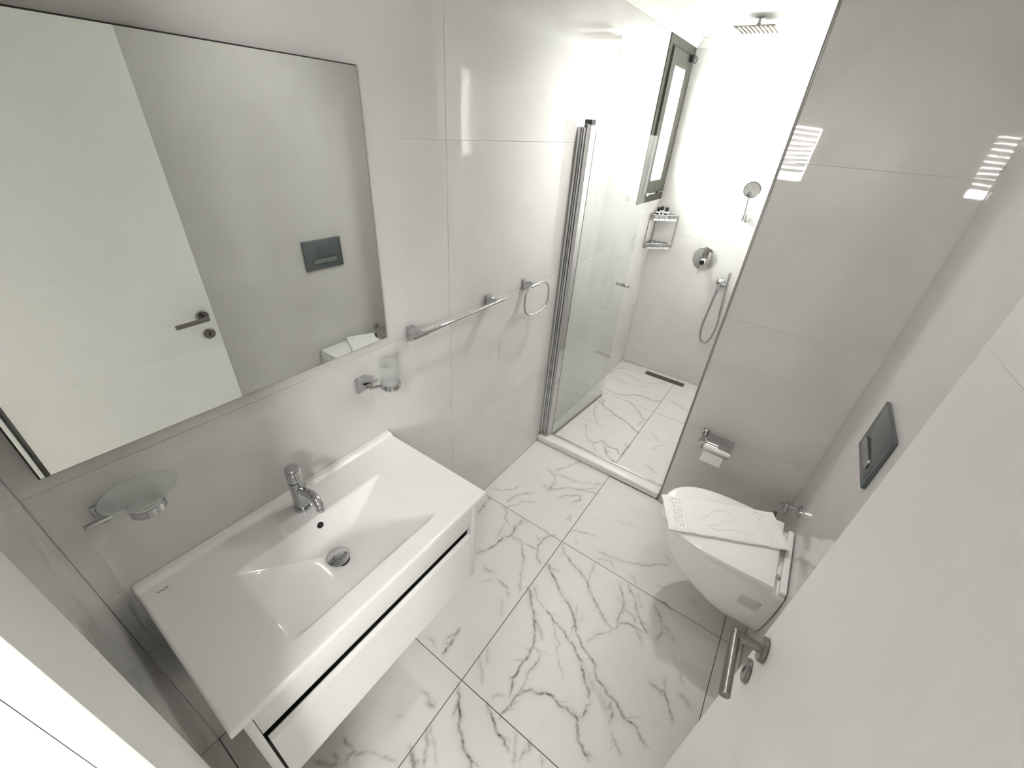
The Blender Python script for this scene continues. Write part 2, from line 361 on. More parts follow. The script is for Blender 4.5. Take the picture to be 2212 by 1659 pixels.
vset(1120, 660, .22604, [
 (.6, 3, [(970,520),(1080,550),(1200,590)]), (.5, 2.6, [(870,650),(940,600),(1040,600)]), (.6, 3.4, [(830,790),(900,830),(1000,860),(1120,850),(1200,870),(1280,910),(1370,915)]),
 (.4, 3, [(880,690),(980,720),(1100,760),(1240,780)]), (.4, 3, [(1000,640),(1100,690),(1200,740),(1370,745)]),
 (.75, 3, [(760,900),(820,960),(870,1000),(950,1060),(1020,1110),(1090,1170),(1150,1225)]), (.6, 2.6, [(1030,910),(1090,950),(1150,1020),(1180,1080),(1235,1090),(1180,1110),(1140,1150)]),
 (.55, 2.4, [(735,950),(720,1040),(750,1120),(800,1160)]), (.45, 2.6, [(640,1130),(660,1210)]), (.4, 2, [(560,1065),(720,1120)]), (.6, 3, [(780,870),(820,910),(800,950)]),
 (.6, 3, [(650,1270),(720,1320),(800,1290),(860,1350),(940,1380),(980,1430),(1060,1330)]), (.65, 4, [(820,1350),(850,1430),(930,1515)]), (.4, 2, [(720,1320),(740,1420)]), (.35, 2.4, [(650,1210),(655,1310)]),
 (.4, 2.4, [(1250,1380),(1330,1350),(1370,1330)]), (.5, 4, [(1220,1520),(1300,1595)]), (.35, 2.4, [(1270,1210),(1330,1290),(1400,1350)]), (.4, 3, [(1300,700),(1420,760)]), (.35, 3, [(1440,900),(1540,960),(1620,1020)]),
 (.35, 2.4, [(640,620),(700,680),(720,760)]), (.3, 2.4, [(420,860),(560,930)]), (.4, 3, [(380,1250),(430,1240)]),
])
def rough_polyline(pts):
    out = []
    for (a, b) in zip(pts, pts[1:]):
        n = max(2, int(math.dist(a, b) / .008))
        for k in range(n):
            t = k / n; p = (a[0] + (b[0] - a[0]) * t, a[1] + (b[1] - a[1]) * t)
            q = Vector((p[0] * 22, p[1] * 22, 3.1)); q2 = Vector((p[0] * 75, p[1] * 75, 9.4))
            out.append((p[0] + .009 * noise.noise(q) + .0065 * noise.noise(q2), p[1] + .009 * noise.noise(q + Vector((7, 3, 1))) + .0065 * noise.noise(q2 + Vector((5, 2, 8)))))
    out.append(pts[-1]); return out
VP = [(rough_polyline(p), s, w * .001) for p, s, w in VEINS]
rv = random.Random(11)          # short side shoots along the stronger veins
for pl, s_, w_ in list(VP):
    if s_ < .6 or len(pl) < 8: continue
    k = 3
    while k < len(pl) - 3:
        a = pl[k]; b = pl[min(k + 3, len(pl) - 1)]; an = math.atan2(b[1] - a[1], b[0] - a[0]) + rv.choice((-1, 1)) * rv.uniform(.35, 1.0); ln = rv.uniform(.015, .06)
        VP.append((rough_polyline([a, (a[0] + ln * .5 * math.cos(an), a[1] + ln * .5 * math.sin(an)), (a[0] + ln * math.cos(an * .97), a[1] + ln * math.sin(an * .97))]), s_ * rv.uniform(.35, .75), w_ * rv.uniform(.55, .9)))
        k += rv.randint(4, 11)
def marble_tile(parent, x0, x1, y0, y1, z=0., res=.0046, gap=.0017, hole=None):
    """one stone tile; `hole` is a rectangle left open for the drain"""
    x0 += gap; x1 -= gap; y0 += gap; y1 -= gap
    def axis(a, b, cuts):
        ks = [a] + [c for c in cuts if a + .002 < c < b - .002] + [b]; out = [a]
        for p, q in zip(ks, ks[1:]):
            n = max(1, round((q - p) / res)); out += [p + (q - p) * k / n for k in range(1, n + 1)]
        return out
    X = axis(x0, x1, hole[:2] if hole else ()); Y = axis(y0, y1, hole[2:] if hole else ())
    nx = len(X) - 1; ny = len(Y) - 1
    vs = [(x, y, z) for y in Y for x in X]; fs = []; edges = {}
    for j in range(ny):
        for i in range(nx):
            if hole:
                cx = (X[i] + X[i + 1]) / 2; cy = (Y[j] + Y[j + 1]) / 2
                if hole[0] < cx < hole[1] and hole[2] < cy < hole[3]: continue
            a = j * (nx + 1) + i; f = (a, a + 1, a + nx + 2, a + nx + 1); fs.append(f)
            if i in (0, nx - 1) or j in (0, ny - 1) or hole:
                for p, q in zip(f, f[1:] + f[:1]):
                    if (q, p) in edges: del edges[(q, p)]
                    else: edges[(p, q)] = 1
    val = [0.] * len(vs)
    dx = (x1 - x0) / nx; dy = (y1 - y0) / ny
    import bisect
    for pl, s, w in VP:
        if max(p[0] for p in pl) < x0 - .05 or min(p[0] for p in pl) > x1 + .05 or max(p[1] for p in pl) < y0 - .05 or min(p[1] for p in pl) > y1 + .05: continue
        L = len(pl)
        for k in range(L - 1):
            a = pl[k]; b = pl[k + 1]
            # fade at both ends, and vary along the course
            e = min(1, (k + 1) / 3, (L - 1 - k) / 3) * (.8 + .55 * noise.noise(Vector((a[0] * 30, a[1] * 30, 1.7)))) * s
            side = .012 * noise.noise(Vector((a[0] * 9, a[1] * 9, 6.1)))
            rad = max(.04, 5 * w)
            i0 = bisect.bisect_left(X, min(a[0], b[0]) - rad); i1 = min(nx, bisect.bisect_right(X, max(a[0], b[0]) + rad))
            j0 = bisect.bisect_left(Y, min(a[1], b[1]) - rad); j1 = min(ny, bisect.bisect_right(Y, max(a[1], b[1]) + rad))
            ux, uy = b[0] - a[0], b[1] - a[1]; l2 = ux * ux + uy * uy + 1e-12
            for j in range(j0, j1 + 1):
                py = Y[j]
                for i in range(i0, i1 + 1):
                    px = X[i]
                    t = ((px - a[0]) * ux + (py - a[1]) * uy) / l2; t = 0 if t < 0 else 1 if t > 1 else t
                    d = math.hypot(px - a[0] - ux * t, py - a[1] - uy * t)
                    if d > rad: continue
                    q = e * (math.exp(-(d / (w * 1.55)) ** 2) + .17 * math.exp(-((d + side) / .016) ** 2))
                    ix = j * (nx + 1) + i
                    if q > val[ix]: val[ix] = q
    low = {}
    for p, q in [e for e in edges]:
        on_rim = all(abs(vs[v][0] - x0) < 1e-6 or abs(vs[v][0] - x1) < 1e-6 or abs(vs[v][1] - y0) < 1e-6 or abs(vs[v][1] - y1) < 1e-6 or (hole and hole[0] - 1e-6 < vs[v][0] < hole[1] + 1e-6 and hole[2] - 1e-6 < vs[v][1] < hole[3] + 1e-6) for v in (p, q))
        if not on_rim: continue
        for v in (p, q):
            if v not in low: low[v] = len(vs); vs.append((vs[v][0], vs[v][1], z - .009)); val.append(0.)
        fs.append((q, p, low[p], low[q]))
    used = sorted(set(v for f in fs for v in f)); mp = {v: k for k, v in enumerate(used)}
    o = finish('tile', ([vs[v] for v in used], [tuple(mp[v] for v in f) for f in fs]), MARBLE, parent)
    at = o.data.attributes.new('vein', 'FLOAT', 'POINT'); at.data.foreach_set('value', [val[v] for v in used])
    return o
floor = struct(box('floor', (-.25, Y0 - .2, -.15), (W + .25, YF + .25, -.0025), FGROUT), 'large white marble floor tiles with grey-brown veins')
JX, JY = .55, 1.3485
for (a, b, c, d) in ((0, JX, Y0, JY - .8), (JX, JX + .8, Y0, JY - .8), (0, JX, JY - .8, JY), (JX, JX + .8, JY - .8, JY), (JX + .8, W, JY - .8, JY), (JX + .8, W, Y0, JY - .8),
                     (0, JX, JY, YP + .02), (JX, JX + .8, JY, YP + .002), (JX + .8, W, JY, YP + .002),
                     (0, .536, 2.045, 2.846), (.536, XE, 2.045, 2.846)):
    marble_tile(floor, a, b, c, d)
# the far shower tiles are cut round the linear drain
DR = (.262, .612, 3.385, 3.455)
marble_tile(floor, 0, .536, 2.846, YF, hole=DR)
marble_tile(floor, .536, XE, 2.846, YF, hole=DR)

# ---------------------------------------------------------------- setting: walls
ZR = [0, .588, 1.184, 1.792, ZC]
WY0, WY1, WZ0, WZ1 = 2.98, 3.502, 1.432, 2.352      # window opening in the left wall
bm = bmesh.new()
for lo, hi in (((-.22, Y0 - .2, 0), (-.0018, WY0, ZC)), ((-.22, WY0, 0), (-.0018, YF + .2, WZ0)), ((-.22, WY0, WZ1), (-.0018, YF + .2, ZC)), ((-.22, WY1, WZ0), (-.0018, YF + .2, WZ1))):
    bm_box(bm, lo, hi)
wall_left = struct(finish('wall_left', bm, GROUT), 'glossy off-white large-format wall tiles behind the vanity')
yc = [Y0, 1.11, 2.31, YF]
cells = []
for r in range(4):
    for c in range(2): cells.append((yc[c], yc[c + 1], ZR[r], ZR[r + 1]))
g = .0011
for r in range(2): cells.append((yc[2], yc[3], ZR[r], ZR[r + 1]))
cells.append([(yc[2] + g, ZR[2] + g), (YF, ZR[2] + g), (YF, WZ0), (WY0, WZ0), (WY0, ZR[3] - g), (yc[2] + g, ZR[3] - g)])
cells.append([(yc[2] + g, ZR[3] + g), (WY0, ZR[3] + g), (WY0, WZ1), (YF, WZ1), (YF, ZC), (yc[2] + g, ZC)])
tiles(wall_left, (0, 0, 0), (0, 1, 0), (0, 0, 1), (1, 0, 0), cells)

wall_back = struct(box('wall_back', (-.2, YF + .0018, 0), (W + .2, YF + .2, ZC), GROUT), 'bright tiled far wall of the shower')
tiles(wall_back, (0, YF, 0), (1, 0, 0), (0, 0, 1), (0, -1, 0), [(0, XE, ZR[r], ZR[r + 1]) for r in range(4)])

wall_part = struct(box('wall_partition', (XE + .0018, YP + .0018, 0), (W + .2, YF, ZC), GROUT), 'glossy tiled wall end between shower and toilet')
tiles(wall_part, (0, YP, 0), (1, 0, 0), (0, 0, 1), (0, -1, 0), [(XE + .008, W, ZR[r], ZR[r + 1]) for r in range(4)])
tiles(wall_part, (XE, 0, 0), (0, 1, 0), (0, 0, 1), (-1, 0, 0), [(YP + .008, 2.31, ZR[r], ZR[r + 1]) for r in range(4)] + [(2.31, YF, ZR[r], ZR[r + 1]) for r in range(4)])
edge = box('edge_trim', (XE - .0015, YP - .0015, 0), (XE + .0085, YP + .0085, ZC), TRIMM, wall_part, bev=.0015)

wall_right = struct(box('wall_right', (W + .0018, Y0 - .2, 0), (W + .2, YP, ZC), GROUT), 'glossy tiled wall behind the toilet')
tiles(wall_right, (W, 0, 0), (0, 1, 0), (0, 0, 1), (-1, 0, 0), [(Y0, YP, 0, ZC)])

TX = .462      # tiled strip of the doorway wall ends here
bm = bmesh.new()
bm_box(bm, (-.2, Y0 - .14, 0), (DX0 - .035, Y0 - .0018, ZC + .15)); bm_box(bm, (DX1 + .035, Y0 - .14, 0), (W + .2, Y0 - .0018, ZC + .15)); bm_box(bm, (DX0 - .035, Y0 - .14, DZ + .035), (DX1 + .035, Y0 - .0018, ZC + .15))
wall_front = struct(finish('wall_front', bm, PAINT), 'wall with the doorway beside the vanity')
tiles(wall_front, (0, Y0, 0), (1, 0, 0), (0, 0, 1), (0, 1, 0), [(0, TX, ZR[r], ZR[r + 1]) for r in range(4)])

ceiling = struct(box('ceiling', (-.2, Y0 - .2, ZC), (W + .2, YF + .2, ZC + .12), CEIL), 'plain white ceiling')
# cornice: profile swept along each wall
CP = [(0, 0), (0, -.047), (.007, -.047), (.012, -.040), (.020, -.032), (.034, -.018), (.042, -.010), (.047, -.006), (.047, 0)]
def cornice(name, a, b, inn, m0, m1, label):
    a = Vector(a); b = Vector(b); inn = Vector(inn); t = (b - a).normalized(); vs = []; n = len(CP)
    for end, mi in ((a, m0), (b, m1)):
        for o_, h in CP: vs.append(end + inn * o_ + Vector((0, 0, h)) + t * (o_ * mi))
    fs = [(i, (i + 1) % n, n + (i + 1) % n, n + i) for i in range(n)] + [tuple(range(n - 1, -1, -1)), tuple(range(n, 2 * n))]
    o = finish(name, (vs, fs), CEIL); bm = bmesh.new(); bm.from_mesh(o.data); bmesh.ops.recalc_face_normals(bm, faces=bm.faces); bm.to_mesh(o.data); bm.free()
    return struct(o, label)
cornice('trim_1', (0, Y0, ZC), (0, YF, ZC), (1, 0, 0), 1, -1, 'white plaster cornice over the vanity wall and the window')
cornice('trim_2', (0, YF, ZC), (XE, YF, ZC), (0, -1, 0), 1, -1, 'white plaster cornice over the far shower wall')
cornice('trim_3', (XE, YF, ZC), (XE, YP, ZC), (-1, 0, 0), 1, 1, 'white plaster cornice on the right side of the shower')
cornice('trim_4', (XE, YP, ZC), (W, YP, ZC), (0, -1, 0), -1, -1, 'white plaster cornice over the wall end beside the toilet')
cornice('trim_5', (W, YP, ZC), (W, Y0, ZC), (-1, 0, 0), 1, -1, 'white plaster cornice over the wall behind the toilet')

# ---------------------------------------------------------------- setting: window of the shower
win = bpy.data.objects.new('window_1', None); COL.objects.link(win); win.location = (0, (WY0 + WY1) / 2, WZ0); struct(win, 'narrow tall grey-framed tilt window in the shower')
def ring_frame(name, y0, y1, z0, z1, w, x0, x1, material, parent, bev=.003):
    bm = bmesh.new()
    for lo, hi in (((x0, y0, z0), (x1, y1, z0 + w)), ((x0, y0, z1 - w), (x1, y1, z1)), ((x0, y0, z0 + w), (x1, y0 + w, z1 - w)), ((x0, y1 - w, z0 + w), (x1, y1, z1 - w))):
        bm_box(bm, lo, hi)
    return finish(name, bm, material, parent)
ring_frame('outer_frame', WY0, WY1, WZ0, WZ1, .058, -.07, .006, GREYFR, win)
ring_frame('frame_lip', WY0 + .05, WY1 - .05, WZ0 + .05, WZ1 - .05, .004, -.07, .0085, DARK, win)
sash = ring_frame('sash', WY0 + .058, WY1 - .058, WZ0 + .062, WZ1 - .062, .078, -.055, .018, GREYFR, win)
gb = ring_frame('glazing_bead', WY0 + .136, WY1 - .136, WZ0 + .14, WZ1 - .14, .012, -.03, .010, mat('pale_bead', (.62, .61, .57), .4), win)
box('window_pane', (-.034, WY0 + .136, WZ0 + .14), (-.028, WY1 - .136, WZ1 - .14), WGLASS, win)
bm = bmesh.new(); bm_lathe(bm, (.018, 3.37, WZ1 - .072), (1, 0, 0), rod_prof(.014, .03), 16); bm_box(bm, (.02, 3.355, WZ1 - .1), (.045, 3.385, WZ1 - .062), .004)
finish('catch', bm, PLAST, win, smooth=40)
tube('catch_ring', smooth_path([(.05, 3.385, WZ1 - .07), (.055, 3.405, WZ1 - .08), (.05, 3.39, WZ1 - .102), (.045, 3.372, WZ1 - .095)], 6, True), .003, PLAST, win, 8)
box('stay_arm', (.02, 3.09, WZ0 + .055), (.026, 3.46, WZ0 + .063), ALU, win)
box('stay_slider', (.018, 3.28, WZ0 + .05), (.032, 3.36, WZ0 + .068), PLAST, win, .003)
box('stay_bracket', (.012, 3.075, WZ0 + .048), (.030, 3.115, WZ0 + .070), ALU, win, .002)

# ---------------------------------------------------------------- setting: doorway frame, door leaf
bm = bmesh.new()
yb = Y0 - .14
for lo, hi in (((TX, Y0 - .02, 0), (DX0, Y0 + .004, DZ + .12)), ((DX1, Y0 - .02, 0), (W - .03, Y0 + .004, DZ + .12)), ((DX0, Y0 - .02, DZ), (DX1, Y0 + .004, DZ + .12))):
    bm_box(bm, lo, hi, .002)
fr = struct(finish('trim_6', bm, PAINT, smooth=35), 'white door casing beside the vanity')
bm = bmesh.new()
for lo, hi in (((DX0 - .035, Y0 - .06, 0), (DX0, Y0 - .02, DZ + .035)), ((DX0 - .035, yb - .01, 0), (DX0 + .003, Y0 - .0615, DZ + .035)), ((DX1, yb - .01, 0), (DX1 + .035, Y0 - .02, DZ + .035)), ((DX0, yb - .01, DZ), (DX1, Y0 - .02, DZ + .035))):
    bm_box(bm, lo, hi)
jm = struct(finish('trim_7', bm, PAINT), 'white rebated door jamb lit from the next room')
box('seal', (DX0 - .004, Y0 - .0625, .01), (DX0 + .006, Y0 - .0555, DZ), GASKET, jm)

HB = Vector((1.302, -.06, 0)); HA = Vector((1.2675, .72, 0))       # hinge side and free edge of the open leaf
dd = (HB - HA).normalized(); dn = Vector((-dd.y, dd.x, 0));  dn = -dn if dn.x > 0 else dn     # dn looks into the room
LW = (HB - HA).length
door = bpy.data.objects.new('door_1', None); COL.objects.link(door); door.location = (HA.x, HA.y, 0); struct(door, 'white lacquered door standing open on the right')
def dpt(a, h, n): return HA + dd * a + Vector((0, 0, h)) + dn * n
bands = [.008, .812, 1.232, 1.652, 2.075]
for i in range(4):
    bm = bmesh.new()
    bm_prism(bm, rect(0, LW, bands[i] + (.0003 if i else 0), bands[i + 1] - .0003), HA, dd, (0, 0, 1), dn, .04, .0004)
    finish('door_panel', bm, DOORM, door)
box_core = prism('door_core', rect(.004, LW - .004, .01, 2.07), dpt(0, 0, -.0012), dd, (0, 0, 1), dn, .035, DOORM, door)
lever = lathe('handle_rosette', dpt(.048, .968, 0), dn, rod_prof(.026, .011, .002), STEEL, door)
bm = bmesh.new(); bm_lathe(bm, dpt(.048, .968, .009), dn, rod_prof(.0095, .058, .001), 20); finish('handle_neck', bm, STEEL, door, smooth=40)
rod('lever_handle', dpt(.040, .968, .058), dpt(.178, .962, .058), .0105, STEEL, door, 24)
kr = lathe('keyhole_rosette', dpt(.046, .874, 0), dn, rod_prof(.026, .009, .002), STEEL, door)
prism('keyhole', rect(-.004, .004, -.010, .010), dpt(.046, .874, .0095), dd, (0, 0, 1), dn, .002, BLACK, door)

# ---------------------------------------------------------------- setting: the bright room beyond the doorway (seen in reflections)
BEDP = mat('bedroom_paint', (.58, .56, .52), .7)
BX0, BX1, BY0, BZ = -1.7, 2.7, -3.2, 2.6
struct(box('floor_bedroom', (BX0 - .1, BY0 - .1, -.15), (BX1 + .1, yb, -.001), mat('bedroom_floor', (.62, .60, .56), .3)))
struct(box('ceiling_bedroom', (BX0 - .1, BY0 - .1, BZ), (BX1 + .1, yb, BZ + .1), CEIL))
struct(box('wall_bedroom_left', (BX0 - .1, BY0 - .1, 0), (BX0, yb, BZ), BEDP))
bm = bmesh.new()
for lo, hi in (((BX0, BY0 - .1, 0), (.36, BY0, BZ)), ((.70, BY0 - .1, 0), (BX1 + .1, BY0, BZ)), ((.36, BY0 - .1, 0), (.70, BY0, 1.45)), ((.36, BY0 - .1, 2.05), (.70, BY0, BZ))): bm_box(bm, lo, hi)
struct(finish('wall_bedroom_back', bm, BEDP))
bm = bmesh.new()
[bm_box(bm, lo, hi) for lo, hi in (((BX1, BY0, 0), (BX1 + .1, -1.98, BZ)), ((BX1, -1.42, 0), (BX1 + .1, yb, BZ)), ((BX1, -1.98, 2.0), (BX1 + .1, -1.42, BZ)), ((BX1, -1.98, 0), (BX1 + .1, -1.42, 1.56)))]  # opening in this unseen wall is added to light the vanity side
struct(finish('wall_bedroom_right', bm, BEDP))
bm = bmesh.new()
for lo, hi in (((BX0, yb - .012, 0), (DX0 - .035, yb, BZ)), ((DX1 + .035, yb - .012, 0), (BX1, yb, BZ)), ((DX0 - .035, yb - .012, DZ + .035), (DX1 + .035, yb, BZ))): bm_box(bm, lo, hi)
struct(finish('wall_bedroom_front', bm, BEDP))
blind = thing('window_blind', (.53, BY0 + .02, 1.48), 'white slatted blind hanging half down in the bedroom window', 'blind')
for i in range(9):
    z = 1.565 + i * .056
    prism('slat', rect(.365, .695, -.026, .026), (0, BY0 + .02, z), (1, 0, 0), (0, .5, .866), (0, .866, -.5), .0015, mat('blind_slat', (.75, .74, .70), .4), blind)

bl = thing('added_bedroom_lamp', (1.5, -1.0, BZ), 'added round white lamp, unseen, in the room beyond the doorway', 'ceiling light')  # unseen lamp added to throw light through the doorway onto drawer and floor
lathe('added_lamp_base', (1.5, -1.0, BZ - .0005), (0, 0, -1), [(.20, 0), (.20, .02), (.19, .028)], PAINT, bl, 36)
def disc_light(name, loc, d, power, col, spread, parent):
    l = bpy.data.lights.new(name, 'AREA'); l.shape = 'DISK'; l.size = d; l.energy = power; l.color = col; l.spread = spread
    o = bpy.data.objects.new(name, l); COL.objects.link(o); o.location = loc; attach(o, parent); return o
disc_light('added_lamp_light', (1.5, -1.0, BZ - .032), .36, 10., (1, .985, .96), PI, bl)

# ---------------------------------------------------------------- vanity unit and washbasin
ZT = .831
va = thing('vanity_unit', (.23, .36, .40), 'white wall-hung vanity cabinet with one drawer under the washbasin', 'cabinet')
VX, VY0, VY1, VZ0, VZ1 = .4565, -.012, .727, .402, .810
box('side_panel', (.002, VY0, VZ0), (VX, VY0 + .018, VZ1), LACQ, va, .001)
box('side_panel', (.002, VY1 - .018, VZ0), (VX, VY1, VZ1), LACQ, va, .001)
box('bottom_panel', (.002, VY0 + .0185, VZ0), (VX - .03, VY1 - .0185, VZ0 + .016), LACQ, va)
box('back_panel', (.002, VY0 + .0185, VZ0 + .0165), (.014, VY1 - .0185, .68), LACQ, va)
box('top_rail', (VX - .018, VY0 + .0192, .690), (VX - .0005, VY1 - .0192, VZ1), LACQ, va, .0008)
box('gap_shade_block', (VX - .06, VY0 + .0187, .42), (VX - .0116, VY1 - .0187, .628), BLACK, va)  # black block paints the shade seen in the gaps round the drawer
box('gap_shade_back', (VX - .06, VY0 + .0187, .6285), (VX - .040, VY1 - .0187, .72), BLACK, va)  # black backing, shade of the recess put into the colour
dr = finish('drawer_front', (lambda b: (bm_prism(b, [(VX - .011, VZ0 + .002), (VX, VZ0 + .002), (VX, .636), (VX - .008, .648), (VX - .011, .648)], (0, VY1 - .0215, 0), (1, 0, 0), (0, 0, 1), (0, 1, 0), VY1 - VY0 - .0455), b)[1])(bmesh.new()), LACQ, va)
bv = box('channel_end_cap', (VX - .030, VY1 - .034, .650), (VX - .004, VY1 - .0195, .689), ALU, va, .002)

basin = thing('washbasin', (.24, .36, .81), 'white ceramic washbasin top with a shallow rectangular bowl', 'sink')
BY0_, BY1_, BXF = -.033, .7555, .4775
def smin(a, b, k):
    h = max(k - abs(a - b), 0) / k; return min(a, b) - h * h * k * .25
def basin_z(x, y):
    ramp = min(y - .134, .588 - y) * .60
    back = (x - .150) * 2.4; front = (.414 - x) * 2.6
    d = smin(smin(back, front, .03), ramp, .022); d = smin(d, .117, .03)
    d = -smin(-d, 0, .006) if d < .01 else d
    z = ZT - max(d, 0)
    lip = 1 - min(max((x - .019) / .012, 0), 1); z += .011 * lip * lip * (3 - 2 * lip)
    # rounded outer edge
    e = min(x + .02, BXF - x, y - BY0_, BY1_ - y); r = .007
    if e < r: z -= r - math.sqrt(max(r * r - (r - e) ** 2, 0))
    return z
xs = [0.0015] + [BXF * i / 118 for i in range(1, 116)] + [BXF - .006, BXF - .004, BXF - .002, BXF - .0007, BXF]
ys = [BY0_, BY0_ + .0007, BY0_ + .002, BY0_ + .004, BY0_ + .006] + [BY0_ + (BY1_ - BY0_) * i / 190 for i in range(2, 189)] + [BY1_ - .006, BY1_ - .004, BY1_ - .002, BY1_ - .0007, BY1_]
vs = [(x, y, basin_z(x, y)) for y in ys for x in xs]; nx = len(xs); ny = len(ys)
fs = [(j * nx + i, j * nx + i + 1, (j + 1) * nx + i + 1, (j + 1) * nx + i) for j in range(ny - 1) for i in range(nx - 1)]
ring = [i for i in range(nx)] + [j * nx + nx - 1 for j in range(1, ny)] + [(ny - 1) * nx + i for i in range(nx - 2, -1, -1)] + [j * nx for j in range(ny - 2, 0, -1)]
n0 = len(vs)
for r_ in ring: vs.append((vs[r_][0], vs[r_][1], VZ1 + .001))
for k in range(len(ring)): fs.append((ring[(k + 1) % len(ring)], ring[k], n0 + k, n0 + (k + 1) % len(ring)))
slab = finish('basin_top', (vs, fs), CERAM, basin, smooth=50)
DXc, DYc = .233, .356; DZc = basin_z(DXc, DYc)
lathe('drain_ring', (DXc, DYc, DZc - .004), (0, 0, 1), [(.024, 0), (.036, 0), (.0365, .005), (.034, .0062), (.024, .0055)], DARK, basin, caps=False)
cap = lathe('drain_cap', (DXc, DYc, DZc + .003), (0, 0, 1), [(.030, 0), (.0325, .002), (.0318, .006), (.026, .009), (.012, .0105), (.0003, .011)], CHROME, basin, 36)
# overflow hole in the back slope of the bowl
ox = .161; oy = .362; oz = basin_z(ox, oy); nrm = Vector((2.4, 0, 1)).normalized()
lathe('overflow_hole', Vector((ox, oy, oz)) - nrm * .004, nrm, [(.0003, .0046), (.0098, .0046)], BLACK, basin, 24, caps=False)
lathe('overflow_rim', Vector((ox, oy, oz)) - nrm * .004, nrm, [(.0098, .0046), (.0106, .0056), (.0118, .004)], CERAM, basin, 24, caps=False)
def text_mesh(name, body, size, material, mw, parent, extrude=.0001):
    cu = bpy.data.curves.new(name, 'FONT'); cu.body = body; cu.size = size; cu.extrude = extrude; cu.align_x = 'CENTER'; cu.align_y = 'CENTER'
    to = bpy.data.objects.new(name, cu); COL.objects.link(to)
    dg = bpy.context.evaluated_depsgraph_get(); me = bpy.data.meshes.new_from_object(to.evaluated_get(dg))
    bpy.data.objects.remove(to); me.transform(mw); vs_ = [tuple(v.co) for v in me.vertices]; fs_ = [tuple(p.vertices) for p in me.polygons]
    return finish(name, (vs_, fs_), material, parent)
mw = Matrix.Translation((.0585, .010, ZT + .0003)) @ Matrix.Rotation(PI / 2, 4, 'Z')
text_mesh('maker_logo', 'VitrA', .0105, mat('logo_print', (.04, .04, .04), .5), mw, basin)

# ---------------------------------------------------------------- basin mixer
fx, fy = .081, .363
tap = thing('basin_mixer', (fx, fy, ZT), 'chrome single-lever mixer tap at the back of the washbasin', 'tap')
lathe('base_ring', (fx, fy, ZT), (0, 0, 1), [(.024, 0), (.0265, .001), (.0265, .005), (.0245, .007)], CHROME, tap, 36)
lathe('body', (fx, fy, ZT + .006), (0, 0, 1), [(.0225, 0), (.0238, .002), (.0215, .1005), (.0210, .101)], CHROME, tap, 36)
hd = lathe('handle', (fx, fy, ZT + .1085), (-.04, 0, 1), [(.0195, 0), (.0213, .0015), (.0207, .043), (.0190, .0465), (.0003, .0475)], CHROME, tap, 36)
bm = bmesh.new()
pr = [(.012, .150), (.0215, .152), (.030, .138), (.048, .119), (.049, .1145), (.043, .1125), (.022, .122), (.012, .124)]
bm_prism(bm, pr, (fx, fy + .0085, ZT), (1, 0, 0), (0, 0, 1), (0, 1, 0), .017)
bmesh.ops.bevel(bm, geom=list(bm.edges), offset=.0015, segments=2, profile=.5, affect='EDGES')
finish('lever', bm, CHROME, hd, smooth=40); bpy.data.objects[COL.objects[-1].name].matrix_parent_inverse = Matrix.Translation(-hd.location)
sp = smooth_path([(fx + .008, fy, ZT + .078), (fx + .045, fy, ZT + .090), (fx + .076, fy, ZT + .0985), (fx + .095, fy, ZT + .096), (fx + .107, fy, ZT + .082), (fx + .111, fy, ZT + .068)], 8)
tube('spout', sp, .0124, CHROME, tap, 24)
lathe('aerator', (fx + .1111, fy, ZT + .0695), (.12, 0, -1), [(.0124, 0), (.013, .001), (.0124, .008), (.009, .008), (.0085, .006)], ALU, tap, 24)

# ---------------------------------------------------------------- mirror
mir = thing('wall_mirror', (.012, .37, 1.228), 'large frameless rectangular mirror on the wall over the washbasin', 'mirror')
box('mirror_backing', (.0005, -.0435, 1.2245), (.0200, .7835, 1.9430), DARK, mir)
box('mirror_edge', (.0200, -.042, 1.226), (.0240, .782, 1.9415), DARK, mir)
box('mirror_glass', (.0240, -.0405, 1.2275), (.0252, .7805, 1.9400), MIRROR, mir)

# ---------------------------------------------------------------- chrome accessories on the vanity wall
def wedge(name, y0, y1, z0, z1, out, parent, tip=.012, mt=CHROME):
    """tapered wall mount: tall plate at the wall, narrow nose"""
    vs = []; zm = (z0 + z1) / 2
    for x, a0, a1, b0, b1 in ((0, y0, y1, z0, z1), (.012, y0 + .001, y1 - .001, z0 + .002, z1 - .001), (out, y0 + .004, y1 - .004, z1 - tip - .008, z1 - .006)):
        vs += [(x, a0, b0), (x, a1, b0), (x, a1, b1), (x, a0, b1)]
    fs = [(0, 1, 2, 3), (11, 10, 9, 8)]
    for k in (0, 4):
        for i in range(4): fs.append((k + i, k + 4 + i, k + 4 + (i + 1) % 4, k + (i + 1) % 4))
    bm = bmesh.new(); V = [bm.verts.new(v) for v in vs]
    for f in fs: bm.faces.new([V[i] for i in f])
    bmesh.ops.recalc_face_normals(bm, faces=bm.faces); bmesh.ops.bevel(bm, geom=list(bm.edges), offset=.0015, segments=2, profile=.5, affect='EDGES')
    return finish(name, bm, mt, parent, smooth=40)
tb = thing('towel_bar', (.0, 1.12, 1.19), 'straight chrome towel bar on the wall between mirror and shower', 'towel rail')
wedge('bar_mount', .884, .914, 1.166, 1.222, .064, tb); wedge('bar_mount', 1.330, 1.358, 1.166, 1.222, .064, tb)
rod('bar', (.062, .866, 1.206), (.062, 1.372, 1.206), .0062, CHROME, tb)
rod('bar_sleeve', (.062, .855, 1.206), (.062, .930, 1.206), .0085, CHROME, tb); rod('bar_sleeve', (.062, 1.318, 1.206), (.062, 1.388, 1.206), .0085, CHROME, tb)
tr = thing('towel_ring', (.0, 1.64, 1.17), 'chrome towel ring on the wall next to the shower screen', 'towel ring')
